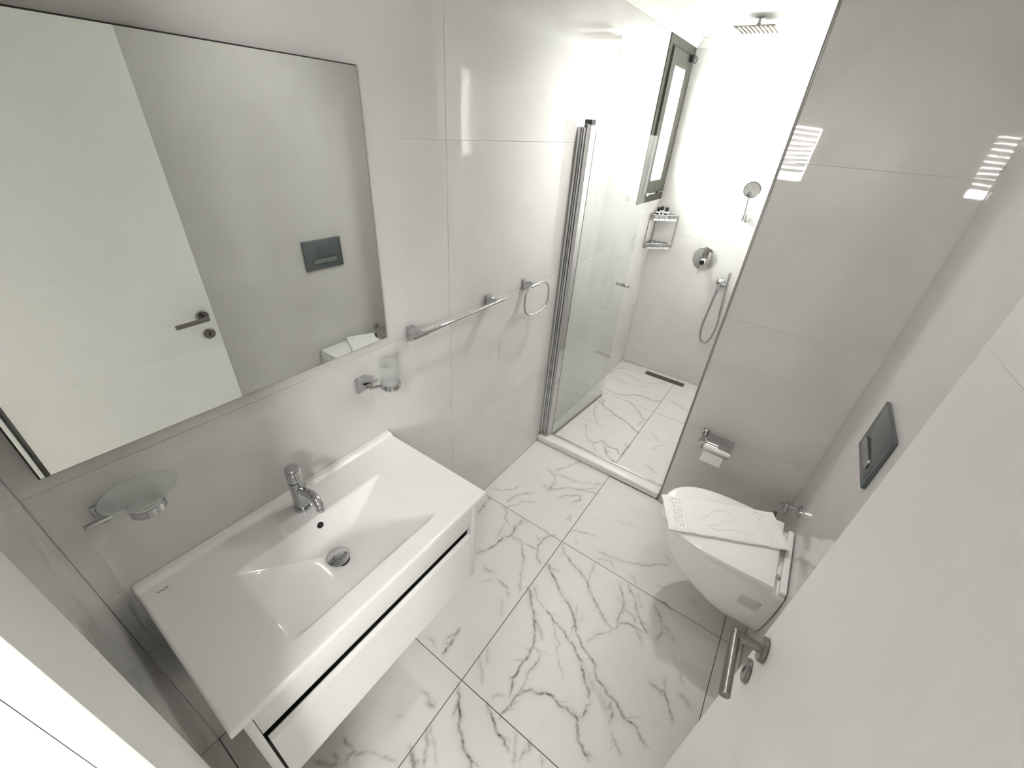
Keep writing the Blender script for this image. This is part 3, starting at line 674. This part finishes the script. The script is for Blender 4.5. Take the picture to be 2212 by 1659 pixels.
wedge('ring_mount', 1.618, 1.650, 1.170, 1.224, .062, tr)
rod('ring_sleeve', (.060, 1.60, 1.206), (.060, 1.668, 1.206), .0085, CHROME, tr)
rp = []
cy_, cz_, a_, b_ = 1.660, 1.136, .112, .073
for k in range(48):
    t = 2 * PI * k / 48; c, s = math.cos(t), math.sin(t); e = 2 / 2.8
    rp.append((.060 + .006 * (1 - s), cy_ + a_ * math.copysign(abs(c) ** e, c) * (.98), cz_ + b_ * math.copysign(abs(s) ** e, s)))
tube('ring', rp, .0050, CHROME, tr, 12, True)

th = thing('tumbler_holder', (0, .67, 1.06), 'chrome ring holder on the wall under the mirror corner', 'holder')
wedge('holder_mount', .652, .690, 1.058, 1.114, .050, th)
rod('holder_arm', (.040, .678, 1.083), (.060, .712, 1.083), .006, CHROME, th)
tcx, tcy = .072, .738
lathe('holder_ring', (tcx, tcy, 1.075), (0, 0, 1), [(.0318, 0), (.0340, .001), (.0340, .017), (.0325, .018), (.0322, .009), (.0318, 0)], CHROME, th, 36, caps=False)
lathe('tumbler', (tcx, tcy, 1.064), (0, 0, 1), [(.0003, .004), (.0235, .004), (.0255, .0), (.0275, .004), (.0295, .03), (.0335, .100), (.0318, .1005), (.028, .032), (.0255, .008), (.0003, .008)], FROST, None, 36, caps=False)
tag(bpy.data.objects['tumbler'], 'frosted glass tumbler standing in the chrome ring holder', 'tumbler')

sh = thing('soap_dish_holder', (0, .03, 1.06), 'chrome holder with a round cup on the wall under the mirror', 'holder')
box('holder_plate', (.0005, -.012, 1.058), (.008, .030, 1.106), CHROME, sh, .0015)
rod('holder_bar', (.056, -.034, 1.101), (.056, .050, 1.101), .0062, CHROME, sh)
bm = bmesh.new(); bm_box(bm, (.006, -.008, 1.088), (.054, .026, 1.100), .002); finish('holder_arm', bm, CHROME, sh, smooth=40)
scx, scy = .078, .064
lathe('holder_cup', (scx, scy, 1.088), (0, 0, 1), [(.031, 0), (.0325, .001), (.0325, .019), (.0305, .02), (.030, .008), (.031, 0)], CHROME, sh, 36, caps=False)
def oval(cx, cy, ax, ay, z, n=40): return [(cx + ax * math.cos(2 * PI * i / n), cy + ay * math.sin(2 * PI * i / n), z) for i in range(n)]
levels = [(.022, .022, 1.108), (.030, .030, 1.106), (.030, .0305, 1.112), (.042, .052, 1.119), (.054, .066, 1.132), (.056, .069, 1.137), (.054, .067, 1.1375), (.040, .050, 1.124), (.026, .028, 1.115), (.001, .001, 1.1145)]
vs = []; fs = []; n = 40
for ax, ay, z in levels: vs += oval(scx - .008, scy, ax, ay, z)
for k in range(len(levels) - 1):
    for i in range(n): fs.append((k * n + i, k * n + (i + 1) % n, (k + 1) * n + (i + 1) % n, (k + 1) * n + i))
fs.append(tuple(range(n - 1, -1, -1)))
sd = finish('soap_dish', (vs, fs), FROST, None, smooth=50); tag(sd, 'oval frosted glass soap dish resting in a chrome cup', 'soap dish')

# ---------------------------------------------------------------- threshold and shower screen
ts = thing('shower_threshold', (.43, 2.0, 0), 'low white marble threshold across the shower entrance', 'threshold')
box('stone_sill', (.001, YP + .001, -.002), (XE - .002, 2.044, .048), mat('sill_marble', (.74, .73, .70), .2, bump=(18, .05, .002)), ts, .012, 4)
box('water_rail', (.03, 2.026, .0475), (XE - .003, 2.033, .056), ALU, ts, .001)
box('water_rail', (.03, 2.0385, .0465), (XE - .003, 2.0415, .053), ALU, ts, .0008)
sc_ = thing('shower_screen', (.03, 2.02, .05), 'clear glass shower door folded open along the window wall', 'shower door')
box('wall_profile', (.0005, 1.986, .057), (.016, 2.022, 1.856), ALU, sc_, .002)
box('wall_profile_cover', (.017, 1.992, .057), (.028, 2.018, 1.856), CHROME, sc_, .004)
box('hinge_profile', (.030, 1.990, .057), (.043, 2.028, 1.856), ALU, sc_, .005)
bm = bmesh.new(); bm_box(bm, (.031, 1.992, 1.868), (.066, 2.03, 1.886)); bm_box(bm, (.055, 1.992, 1.845), (.066, 2.03, 1.8675)); bm_box(bm, (.031, 1.992, 1.845), (.035, 2.03, 1.8675))
finish('top_bracket', bm, DARK, sc_)
G0 = Vector((.060, 2.030, 0)); G1 = Vector((.116, 2.778, 0)); gd = (G1 - G0).normalized(); gn = Vector((gd.y, -gd.x, 0))
prism('door_profile', rect(-.04, .010, .057, 1.866), G0 + gn * .009, gd, (0, 0, 1), gn, .018, CHROME, sc_, .002)
prism('door_profile_seal', rect(.0105, .0195, .057, 1.842), G0 + gn * .006, gd, (0, 0, 1), gn, .012, PLAST, sc_)
gl = prism('glass_pane', rect(.02, (G1 - G0).length, .022, 1.842), G0 + gn * .003, gd, (0, 0, 1), gn, .006, GLASS, sc_)
prism('bottom_seal', rect(.02, (G1 - G0).length - .002, .012, .0215), G0 + gn * .005, gd, (0, 0, 1), gn, .010, GASKET, sc_)
kp = G1 - gd * .045 + Vector((0, 0, .955))
lathe('door_knob', kp - gn * .052, gn, [(.010, 0), (.013, .001), (.013, .018), (.009, .021), (.009, .028), (.013, .031), (.013, .049), (.009, .049)], CHROME, sc_, 24)
lathe('door_knob', kp + gn * .0032, gn, [(.009, 0), (.013, .001), (.013, .018), (.009, .021), (.009, .028), (.013, .031), (.013, .046), (.010, .047)], CHROME, sc_, 24)

# ---------------------------------------------------------------- linear drain
ld = thing('linear_drain', ((DR[0] + DR[1]) / 2, (DR[2] + DR[3]) / 2, -.01), 'long narrow steel drain grate set into the shower floor', 'drain')
box('drain_tray', (DR[0] + .001, DR[2] + .001, -.030), (DR[1] - .001, DR[3] - .001, -.012), DARK, ld)
bm = bmesh.new(); w = .007
for lo, hi in (((DR[0] + .001, DR[2] + .001, -.0119), (DR[1] - .001, DR[2] + w, 0)), ((DR[0] + .001, DR[3] - w, -.0119), (DR[1] - .001, DR[3] - .001, 0)), ((DR[0] + .001, DR[2] + w, -.0119), (DR[0] + w, DR[3] - w, 0)), ((DR[1] - w, DR[2] + w, -.0119), (DR[1] - .001, DR[3] - w, 0))): bm_box(bm, lo, hi)
DST = mat('dark_steel', (.16, .15, .13), .35, .9)
finish('drain_frame', bm, DST, ld)
for k in range(5):
    y = DR[2] + .0135 + k * .0105
    box('grate_bar', (DR[0] + w, y - .003, -.0119), (DR[1] - w, y + .003, -.003), DST, ld)
for k in range(13):
    x = DR[0] + .022 + k * .0255
    box('grate_link', (x - .002, DR[2] + w, -.0119), (x + .002, DR[3] - w, -.0035), DST, ld)

# ---------------------------------------------------------------- shower fittings on the far wall
mx_ = thing('shower_mixer', (.44, YF, 1.06), 'round chrome concealed shower mixer on the far wall', 'shower mixer')
vcx, vcz = .445, 1.062
lathe('mixer_plate', (vcx, YF - .0005, vcz), (0, -1, 0), [(.083, 0), (.085, .001), (.085, .006), (.082, .0085), (.0003, .009)], CHROME, mx_, 48)
lathe('mixer_body', (vcx + .002, YF - .008, vcz - .018), (0, -1, 0), [(.024, 0), (.024, .045), (.0225, .047), (.021, .048), (.021, .060), (.019, .062), (.0003, .062)], CHROME, mx_, 32)
lathe('mixer_knob_face', (vcx + .002, YF - .070, vcz - .018), (0, -1, 0), [(.0185, 0), (.0185, .001), (.0003, .0012)], PLAST, mx_, 32)
rod('mixer_lever', (vcx + .002, YF - .058, vcz - .036), (vcx - .006, YF - .060, vcz - .115), .0035, CHROME, mx_, 12)

hs = thing('hand_shower', (.63, YF, .91), 'slim chrome hand shower stick with its hose in a wall outlet', 'hand shower')
lathe('wall_outlet', (.612, YF - .0005, .912), (0, -1, 0), [(.030, 0), (.032, .001), (.032, .006), (.028, .012), (.020, .018), (.020, .042), (.016, .046), (.0003, .047)], CHROME, hs, 32)
lathe('hose_nut', (.612, YF - .032, .893), (-.05, 0, -1), [(.010, 0), (.011, .002), (.0085, .03), (.007, .031)], CHROME, hs, 20)
rod('holder_clip', (.632, YF - .030, .905), (.662, YF - .034, .905), .009, CHROME, hs, 16)
hp = smooth_path([(.6105, YF - .032, .865), (.604, YF - .034, .78), (.596, YF - .036, .66), (.590, YF - .038, .55), (.604, YF - .04, .455), (.640, YF - .04, .418), (.672, YF - .04, .44), (.692, YF - .04, .53), (.694, YF - .037, .60), (.690, YF - .036, .66)], 10)
tube('hose', hp, .0075, HOSEM, hs, 12)
rod('handset', (.690, YF - .036, .655), (.661, YF - .036, 1.008), .0095, mat('satin_chrome', (.5, .5, .5), .2, 1.), hs, 20)

mm = thing('magnifying_mirror', (.62, YF, 1.36), 'small round chrome shaving mirror on a swivel arm', 'mirror')
lathe('arm_base', (.632, YF - .0005, 1.388), (0, -1, 0), [(.024, 0), (.026, .002), (.024, .008), (.012, .014), (.0003, .015)], CHROME, mm, 28)
rod('arm_pivot', (.622, YF - .030, 1.368), (.622, YF - .030, 1.408), .010, CHROME, mm, 20)
rod('arm_pivot', (.637, YF - .022, 1.372), (.637, YF - .022, 1.404), .009, CHROME, mm, 20)
rod('swivel_arm', (.622, YF - .034, 1.395), (.619, YF - .110, 1.545), .0052, CHROME, mm, 14)
md = Vector((.05, -.93, -.28)).normalized(); mc = Vector((.625, YF - .115, 1.578))
lathe('mirror_shell', mc - md * .012, md, [(.012, 0), (.03, .002), (.049, .010), (.0515, .014), (.0505, .017)], CHROME, mm, 40)
lathe('mirror_rim', mc + md * .002, md, [(.049, 0), (.0525, .001), (.0525, .005), (.049, .006), (.0475, .0045)], DST, mm, 40, caps=False)
lathe('mirror_disc', mc + md * .0035, md, [(.0485, 0), (.0485, .002), (.0003, .0022)], MIRROR, mm, 40)
lathe('mirror_joint', mc - md * .004 + Vector((-.008, 0, -.03)), md, [(.016, 0), (.0165, .002), (.0003, .012)], mat('dark_joint', (.18, .18, .18), .3, .8), mm, 24)

# ---------------------------------------------------------------- corner shelf with bottles
cs = thing('corner_shelf', (.05, YF - .05, 1.09), 'two-tier chrome wire corner shelf under the window', 'shelf')
L_ = .172
def basket(zt):
    zb = zt - .036; o = .006
    A = (o, YF - L_); B = (o, YF - o); C_ = (L_, YF - o)
    tube('rim_wire', [(A[0], A[1], zt), (B[0], B[1], zt), (C_[0], C_[1], zt)], .0042, CHROME, cs, 8)
    tube('rim_wire', [(C_[0], C_[1], zt), (C_[0] + .001, C_[1] - .03, zt), (.03, YF - L_ - .001, zt), (A[0], A[1], zt)], .0042, CHROME, cs, 8)
    for k in range(6):
        f = k / 5
        rod('upright', (o, YF - L_ + (L_ - o) * f, zb), (o, YF - L_ + (L_ - o) * f, zt), .0028, CHROME, cs, 8)
        if k: rod('upright', (o + (L_ - o) * f, YF - o, zb), (o + (L_ - o) * f, YF - o, zt), .0028, CHROME, cs, 8)
    for k in range(1, 4):
        f = k / 4; rod('upright', (C_[0] + (.03 - C_[0]) * f, C_[1] - .03 + (YF - L_ - C_[1] + .03) * f, zb), (C_[0] + (.03 - C_[0]) * f, C_[1] - .03 + (YF - L_ - C_[1] + .03) * f, zt), .0028, CHROME, cs, 8)
    for k in range(9):
        f = (k + .5) / 9; yy = YF - o - (L_ - o) * f; xe_ = max(.02, min(L_, L_ - (YF - .03 - yy) * 1.02))
        rod('floor_wire', (o, yy, zb), (xe_, yy, zb), .0025, CHROME, cs, 8)
    prism('front_strip', [(0, -.004), (.19, -.004), (.19, .012), (0, .012)], (C_[0], C_[1] - .03, zb), (Vector((.03, YF - L_, 0)) - Vector((C_[0], C_[1] - .03, 0))).normalized(), (0, 0, 1), Vector((.7, -.7, 0)), .003, ALU, cs)
basket(1.334); basket(1.122)
for p in ((.006, YF - L_), (.006, YF - .006), (L_, YF - .006)): rod('post', (p[0], p[1], 1.122), (p[0], p[1], 1.300), .0034, CHROME, cs, 8)
def bottle(x, y, h, label):
    b = thing('toiletry_bottle', (x, y, 1.301), label, 'bottle', 'toiletry bottles on the corner shelf')
    bm = bmesh.new(); bm_box(bm, (x - .016, y - .011, 1.301), (x + .016, y + .011, 1.301 + h), .004, 3); finish('bottle_body', bm, BOTW, b, smooth=40)
    lathe('bottle_cap', (x, y, 1.301 + h), (0, 0, 1), [(.012, 0), (.0125, .001), (.0125, .026), (.011, .028), (.0003, .028)], PLAST, b, 20)
    prism('bottle_label', rect(-.011, .011, .018, .018 + h * .4), (x, y - .0112, 1.301), (1, 0, 0), (0, 0, 1), (0, -1, 0), .0004, PLAST, b)
bottle(.030, YF - .075, .050, 'small white bottle with black cap, nearest the window on the wire shelf')
bottle(.046, YF - .045, .056, 'small white bottle with black cap in the middle of the wire shelf row')
bottle(.082, YF - .035, .052, 'small white bottle with black cap and black label at the mixer end of the row')

# ---------------------------------------------------------------- rain shower head and downlight
hx, hy, hz = .440, 3.005, 2.340
rh = thing('rain_shower_head', (hx, hy, ZC), 'flat square chrome rain shower head hanging from the ceiling', 'shower head')
lathe('ceiling_flange', (hx, hy, ZC - .0005), (0, 0, -1), [(.026, 0), (.026, .003), (.02, .006)], CHROME, rh, 28)
rod('drop_arm', (hx, hy, hz + .018), (hx, hy, ZC - .005), .0095, CHROME, rh, 20)
lathe('ball_joint', (hx, hy, hz + .004), (0, 0, 1), [(.018, 0), (.019, .004), (.016, .012), (.012, .018), (.011, .024)], CHROME, rh, 24)
box('head_plate', (hx - .098, hy - .096, hz), (hx + .098, hy + .096, hz + .006), STEEL, rh, .002)
NOZ = mat('nozzle_rubber', (.22, .20, .16), .6)
for k in range(9):
    x = hx - .084 + k * .021
    box('nozzle_row', (x - .004, hy - .086, hz - .0035), (x + .004, hy + .086, hz + .0005), NOZ, rh)
def downlight(x, y, power, label):
    dl = thing('ceiling_downlight', (x, y, ZC), label, 'ceiling light', 'recessed ceiling downlights')
    lathe('downlight_trim', (x, y, ZC - .0005), (0, 0, -1), [(.054, 0), (.054, .003), (.049, .004), (.045, .001)], PAINT, dl, 32)
    lathe('downlight_lens', (x, y, ZC - .0012), (0, 0, -1), [(.045, 0), (.043, .001), (.0003, .0015)], mat('lamp_lens', (1, 1, 1), .3, emit=((1, .97, .92), 22.)), dl, 32)
    disc_light('downlight_light', (x, y, ZC - .006), .09, power, (1, .985, .96), math.radians(135), dl)
downlight(.45, 2.12, 3.0, 'small round recessed downlight in the ceiling over the shower threshold')
downlight(1.0, 1.3, 0.5, 'added unseen downlight in the ceiling over the toilet')  # second downlight, out of view, added to brighten lid and walls

# ---------------------------------------------------------------- toilet
TY = 1.483; TZ = .452
wc = thing('toilet', (1.2, TY, .12), 'white wall-hung toilet with its lid closed', 'toilet')
def outline(xf, hw, xr, n=28, p=2.35, cut=.42):
    """plan outline: straight towards the wall, egg-shaped towards the nose"""
    xs_ = xr - (xr - xf) * cut; out = []
    pts = []
    for i in range(n + 1):
        t = PI / 2 * i / n; c, s = math.cos(t), math.sin(t)
        pts.append((xs_ - (xs_ - xf) * (s ** (2 / p)), hw * (c ** (2 / p))))
    left = [(xr, hw * .985), (xr - (xr - xs_) * .5, hw)] + pts
    right = [(x, -y) for x, y in reversed(left[:-1])]
    return [(x, TY + y) for x, y in left + right]
def loft(name, lv, material, parent, cap_top=True, cap_bot=True, smooth=50):
    vs = []; fs = []
    for o_, z in lv:
        n = len(o_); vs += [(p[0], p[1], z if not callable(z) else z(p[0])) for p in o_]
    for k in range(len(lv) - 1):
        for i in range(n): fs.append((k * n + i, k * n + (i + 1) % n, (k + 1) * n + (i + 1) % n, (k + 1) * n + i))
    if cap_bot: fs.append(tuple(range(n - 1, -1, -1)))
    if cap_top: fs.append(tuple((len(lv) - 1) * n + i for i in range(n)))
    bm = bmesh.new(); V = [bm.verts.new(v) for v in vs]
    for f in fs: bm.faces.new([V[i] for i in f])
    bmesh.ops.recalc_face_normals(bm, faces=bm.faces)
    return bm
XR = W - .003
lv = [(outline(1.285, .088, XR, cut=.6), .118), (outline(1.262, .106, XR, cut=.6), .122), (outline(1.225, .122, XR, cut=.58), .140), (outline(1.155, .140, XR, cut=.55), .180),
      (outline(1.090, .154, XR, cut=.5), .225), (outline(1.035, .165, XR, cut=.47), .275), (outline(.990, .173, XR, cut=.45), .330), (outline(.962, .178, XR, cut=.43), .380), (outline(.948, .1795, XR), .420), (outline(.944, .1795, XR), .440), (outline(.948, .177, XR), .4475), (outline(.956, .171, XR), .450)]
bm = loft('bowl', lv, CERAM, wc)
bowl = finish('bowl', bm, CERAM, wc, smooth=50)
# recesses for the fixings, cut into both flanks at the back
def cut_boxes(obj, boxes):
    bmc = bmesh.new()
    for lo, hi in boxes: bm_box(bmc, lo, hi, .012, 3)
    me = bpy.data.meshes.new('tmp'); bmc.to_mesh(me); bmc.free()
    c = bpy.data.objects.new('tmp', me); COL.objects.link(c)
    c.location = (0, 0, 0)
    md_ = obj.modifiers.new('cut', 'BOOLEAN'); md_.operation = 'DIFFERENCE'; md_.object = c; md_.solver = 'EXACT'
    bpy.context.view_layer.update()
    dg = bpy.context.evaluated_depsgraph_get(); new = bpy.data.meshes.new_from_object(obj.evaluated_get(dg))
    obj.modifiers.clear(); old = obj.data; obj.data = new; new.name = obj.name; bpy.data.meshes.remove(old)
    bpy.data.objects.remove(c); bpy.data.meshes.remove(me)
    for p in new.polygons: p.use_smooth = True
    new.set_sharp_from_angle(angle=math.radians(50))
cut_boxes(bowl, [((1.318, TY - .23, .305), (1.392, TY - .128, .372)), ((1.318, TY + .128, .305), (1.392, TY + .23, .372))])
for s in (-1, 1): lathe('fixing_cap', (1.355, TY + s * .1285, .335), (0, s, 0), [(.011, 0), (.011, .004), (.008, .006), (.0003, .006)], CERAM, wc, 20)
bm = bmesh.new(); bm_box(bm, (XR - .024, TY - .172, .4495), (XR, TY + .172, .472), .007, 3); finish('rear_ledge', bm, CERAM, wc, smooth=40)
LX = 1.388
seat = finish('seat', loft('seat', [(outline(.946, .180, LX), .4515), (outline(.942, .182, LX), .454), (outline(.942, .182, LX), .464), (outline(.946, .180, LX), .4655)], CERAM, wc), CERAM, wc, smooth=40)
lid = finish('lid', loft('lid', [(outline(.936, .184, LX + .002), .4685), (outline(.931, .1855, LX + .003), .472), (outline(.931, .1855, LX + .003), .481), (outline(.935, .183, LX + .001), .4865), (outline(.945, .176, LX - .006), .4895), (outline(.99, .145, LX - .04), .4915)], CERAM, wc), CERAM, wc, smooth=40)
for s in (-1, 1): lathe('lid_hinge', (LX + .013, TY + s * .075 - .022, .463), (0, 1, 0), rod_prof(.0105, .044, .002), CERAM, wc, 20)
rod('bidet_lever', (1.352, TY + .205, .385), (1.350, TY + .225, .487), .008, DST, wc, 16)
tube('bidet_pipe', smooth_path([(1.352, TY + .207, .39), (1.36, TY + .20, .36), (1.40, TY + .19, .345), (1.437, TY + .185, .345)], 6), .006, DST, wc, 10)

# ---------------------------------------------------------------- towel on the lid
TL_, TW_ = .462, .186
tc_ = Vector((1.168, 1.490, 0)); ta = math.atan2(.203, .421); tu = Vector((math.cos(ta), math.sin(ta), 0)); tv = Vector((-math.sin(ta), math.cos(ta), 0))
tw = thing('folded_hand_towel', (tc_.x, tc_.y, .4925), 'folded white hand towel with raised key pattern lying on the toilet lid', 'towel')
def towel_drop(p):
    # sags where it leaves the lid: past the nose, and past the hinge end
    d = 0
    e = max(0, p.x - (LX - .004)); d += .55 * e
    nose = .934 + .6 * (abs(p.y - TY) ** 2.2) / .05
    e2 = max(0, nose - p.x); d += .8 * e2
    return 0.
def towel_sheet(zb, zt, inset, name, seed):
    nx_, ny_ = 46, 20; vs = []; fs = []
    def P(i, j, top):
        a = -TL_ / 2 + TL_ * i / nx_; b = -TW_ / 2 + TW_ * j / ny_
        k = 1 - inset; a *= k; b *= k
        a += .003 * noise.noise(Vector((b * 30, seed, .3))) * (abs(a) / (TL_ / 2)); b += .003 * noise.noise(Vector((a * 25, seed, 7.3))) * (abs(b) / (TW_ / 2))
        p = tc_ + tu * a + tv * b
        ea = min(TL_ * k / 2 - abs(a), TW_ * k / 2 - abs(b)); r = .0045
        rd = 0 if ea > r else (r - math.sqrt(max(0, r * r - (r - max(ea, 0)) ** 2)))
        h = (zt - rd + .0012 * noise.noise(Vector((a * 18, b * 18, seed)))) if top else zb + rd * .6
        return (p.x, p.y, h - towel_drop(p))
    for top in (False, True):
        for j in range(ny_ + 1):
            for i in range(nx_ + 1): vs.append(P(i, j, top))
    N_ = (nx_ + 1) * (ny_ + 1)
    for j in range(ny_):
        for i in range(nx_):
            a = j * (nx_ + 1) + i; fs.append((a, a + nx_ + 1, a + nx_ + 2, a + 1)); fs.append((N_ + a, N_ + a + 1, N_ + a + nx_ + 2, N_ + a + nx_ + 1))
    ring = [i for i in range(nx_ + 1)] + [j * (nx_ + 1) + nx_ for j in range(1, ny_ + 1)] + [ny_ * (nx_ + 1) + i for i in range(nx_ - 1, -1, -1)] + [j * (nx_ + 1) for j in range(ny_ - 1, 0, -1)]
    for k in range(len(ring)):
        a, b = ring[k], ring[(k + 1) % len(ring)]; fs.append((a, b, N_ + b, N_ + a))
    return finish(name, (vs, fs), CLOTH, tw, smooth=60)
towel_sheet(.4922, .4985, .0, 'towel_fold', 1.1)
towel_sheet(.4990, .5065, -.012, 'towel_fold', 4.7)
def relief(name, paths, r):
    bm = bmesh.new()
    for pth, cl in paths:
        w3 = [(lambda p: Vector((p.x, p.y, .5066 - towel_drop(p))))(tc_ + tu * a + tv * b) for a, b in pth]
        bm_tube(bm, w3, r, 6, cl)
    return finish(name, bm, CLOTH, tw, smooth=60)
def key(a0, b0, s):   # one meander, running across the towel
    q = [(0, 0), (0, 1), (.8, 1), (.8, .3), (.42, .3), (.42, .62)]
    return [(a0 + s * x, b0 + s * y) for x, y in q]
for a0 in (-.196, .150):
    relief('key_border', [(key(a0, -.078 + k * .040, .034), False) for k in range(4)], .0021)
    relief('border_line', [([(a0 - .008, -.082), (a0 - .008, .082)], False), ([(a0 + .042, -.082), (a0 + .042, .082)], False)], .0016)
relief('wave_motif', [([(p.x, p.y) for p in smooth_path([(-.10, -.02, 0), (-.06, .01, 0), (-.02, .045, 0), (.02, .05, 0), (.05, .03, 0), (.04, .0, 0), (.0, -.005, 0), (-.03, -.03, 0), (-.07, -.045, 0)], 6)], False),
                      ([(p.x, p.y) for p in smooth_path([(-.06, -.055, 0), (-.02, -.06, 0), (.02, -.045, 0), (.07, -.055, 0), (.11, -.05, 0)], 6)], False)], .0016)

# ---------------------------------------------------------------- angle valve, flush plate
av = thing('angle_valve', (W, 1.782, .49), 'small chrome stop valve with a cross handle beside the toilet', 'valve')
ax_, ay_, az_ = W, 1.782, .490
lathe('valve_rosette', (ax_ - .0005, ay_, az_), (-1, 0, 0), [(.026, 0), (.026, .003), (.020, .010), (.012, .012)], CHROME, av, 28)
rod('valve_body', (ax_ - .010, ay_, az_), (ax_ - .062, ay_, az_), .0085, CHROME, av, 20)
lathe('valve_nut', (ax_ - .040, ay_, az_), (-1, 0, 0), [(.011, 0), (.0125, .002), (.0125, .016), (.011, .018)], CHROME, av, 6)
lathe('handle_hub', (ax_ - .062, ay_, az_), (-1, 0, 0), [(.011, 0), (.012, .002), (.011, .014), (.006, .017), (.0003, .017)], CHROME, av, 20)
for d in ((0, .8, .6), (0, -.8, -.6), (0, -.6, .8), (0, .6, -.8)):
    v = Vector(d); o_ = Vector((ax_ - .070, ay_, az_)); rod('handle_spoke', o_ + v * .008, o_ + v * .030, .005, CHROME, av, 12)
lathe('valve_outlet', (ax_ - .045, ay_, az_ - .012), (0, 0, -1), rod_prof(.008, .03), CHROME, av, 16)

fp = thing('flush_plate', (W, 1.453, 1.0), 'dark grey rectangular dual flush plate on the wall over the toilet', 'flush plate')
FY0, FY1, FZ0, FZ1 = 1.329, 1.586, 1.002, 1.180
bm = bmesh.new(); bm_box(bm, (W - .012, FY0, FZ0), (W - .0004, FY1, FZ1), .003, 2); finish('plate', bm, FLUSH, fp, smooth=35)
def capsule(y0, y1, z, r, left, right, n=8):
    pts = []
    if right: pts += [(y1 - r + r * math.cos(t), z + r * math.sin(t)) for t in [-PI / 2 + PI * i / n for i in range(n + 1)]]
    else: pts += [(y1, z - r), (y1, z + r)]
    if left: pts += [(y0 + r + r * math.cos(t), z + r * math.sin(t)) for t in [PI / 2 + PI * i / n for i in range(n + 1)]]
    else: pts += [(y0, z + r), (y0, z - r)]
    return pts
ym = 1.470; zb_ = 1.053
prism('button_well', capsule(1.372, 1.545, zb_, .0165, True, True), (W - .0123, 0, 0), (0, 1, 0), (0, 0, 1), (-1, 0, 0), .0006, DARK, fp)
FLB = mat('flush_button', (.36, .38, .39), .16, 1.)
prism('flush_button', capsule(1.375, ym - .0008, zb_, .014, True, False), (W - .0185, 0, 0), (0, 1, 0), (0, 0, 1), (-1, 0, 0), .006, FLB, fp, .002, 30)
prism('flush_button', capsule(ym + .0008, 1.542, zb_, .014, False, True), (W - .0185, 0, 0), (0, 1, 0), (0, 0, 1), (-1, 0, 0), .006, FLB, fp, .002, 30)

# ---------------------------------------------------------------- toilet paper holder
ph = thing('toilet_paper_holder', (.97, YP, .57), 'chrome toilet paper holder with a curved cover', 'holder')
bm = bmesh.new(); bm_box(bm, (.953, YP - .014, .556), (.983, YP - .0005, .604), .002); finish('mount_plate', bm, CHROME, ph, smooth=35)
bm = bmesh.new(); bm_box(bm, (.957, YP - .075, .572), (.979, YP - .0145, .584), .002); finish('mount_arm', bm, CHROME, ph, smooth=35)
bm = bmesh.new(); bm_box(bm, (.955, YP - .100, .545), (.981, YP - .0755, .586), .003); finish('mount_nose', bm, CHROME, ph, smooth=35)
rod('roll_bar', (.9815, YP - .072, .545), (1.104, YP - .072, .545), .0058, CHROME, ph, 16)
sec = [(-.006, .586), (-.030, .5875), (-.070, .5875), (-.098, .584), (-.106, .577), (-.110, .560), (-.112, .546)]
vs = []; fs = []
for th_ in (0, -.0018):
    for x in (.986, 1.106):
        for (dy, z) in sec: vs.append((x, YP + dy - (th_ * .4), z + th_))
k_ = len(sec)
for i in range(k_ - 1):
    fs += [(i, i + 1, k_ + i + 1, k_ + i), (2 * k_ + i, 3 * k_ + i, 3 * k_ + i + 1, 2 * k_ + i + 1), (i, 2 * k_ + i, 2 * k_ + i + 1, i + 1), (k_ + i, k_ + i + 1, 3 * k_ + i + 1, 3 * k_ + i)]
fs += [(0, k_, 3 * k_, 2 * k_), (k_ - 1, 3 * k_ - 1, 4 * k_ - 1, 2 * k_ - 1)]
finish('cover', (vs, fs), CHROME, ph, smooth=40)
rl = lathe('toilet_roll', (.990, YP - .072, .5365), (1, 0, 0), [(.0145, 0), (.034, 0), (.036, .002), (.036, .092), (.034, .094), (.0145, .094), (.0145, 0)], PAPER, None, 36, caps=False)
rl = bpy.data.objects[COL.objects[-1].name]; rl2 = thing('toilet_roll', (1.037, YP - .072, .50), 'white toilet paper roll hanging under the chrome cover', 'toilet paper')
rl.name = 'paper_roll'; rl2.name = 'toilet_roll'; attach(rl, rl2)
sheet = [(.990 + .094 * i, YP - .1075 - .002 * j, .536 - .017 * j) for j in range(4) for i in range(2)]
vs = sheet + [(x, y - .0006, z) for x, y, z in sheet]; fs = []
for j in range(3):
    a = 2 * j; fs += [(a, a + 1, a + 3, a + 2), (8 + a, 8 + a + 2, 8 + a + 3, 8 + a + 1), (a, a + 2, 8 + a + 2, 8 + a), (a + 1, 8 + a + 1, 8 + a + 3, a + 3)]
fs += [(0, 8, 9, 1), (6, 7, 15, 14)]
finish('loose_sheet', (vs, fs), PAPER, rl2)
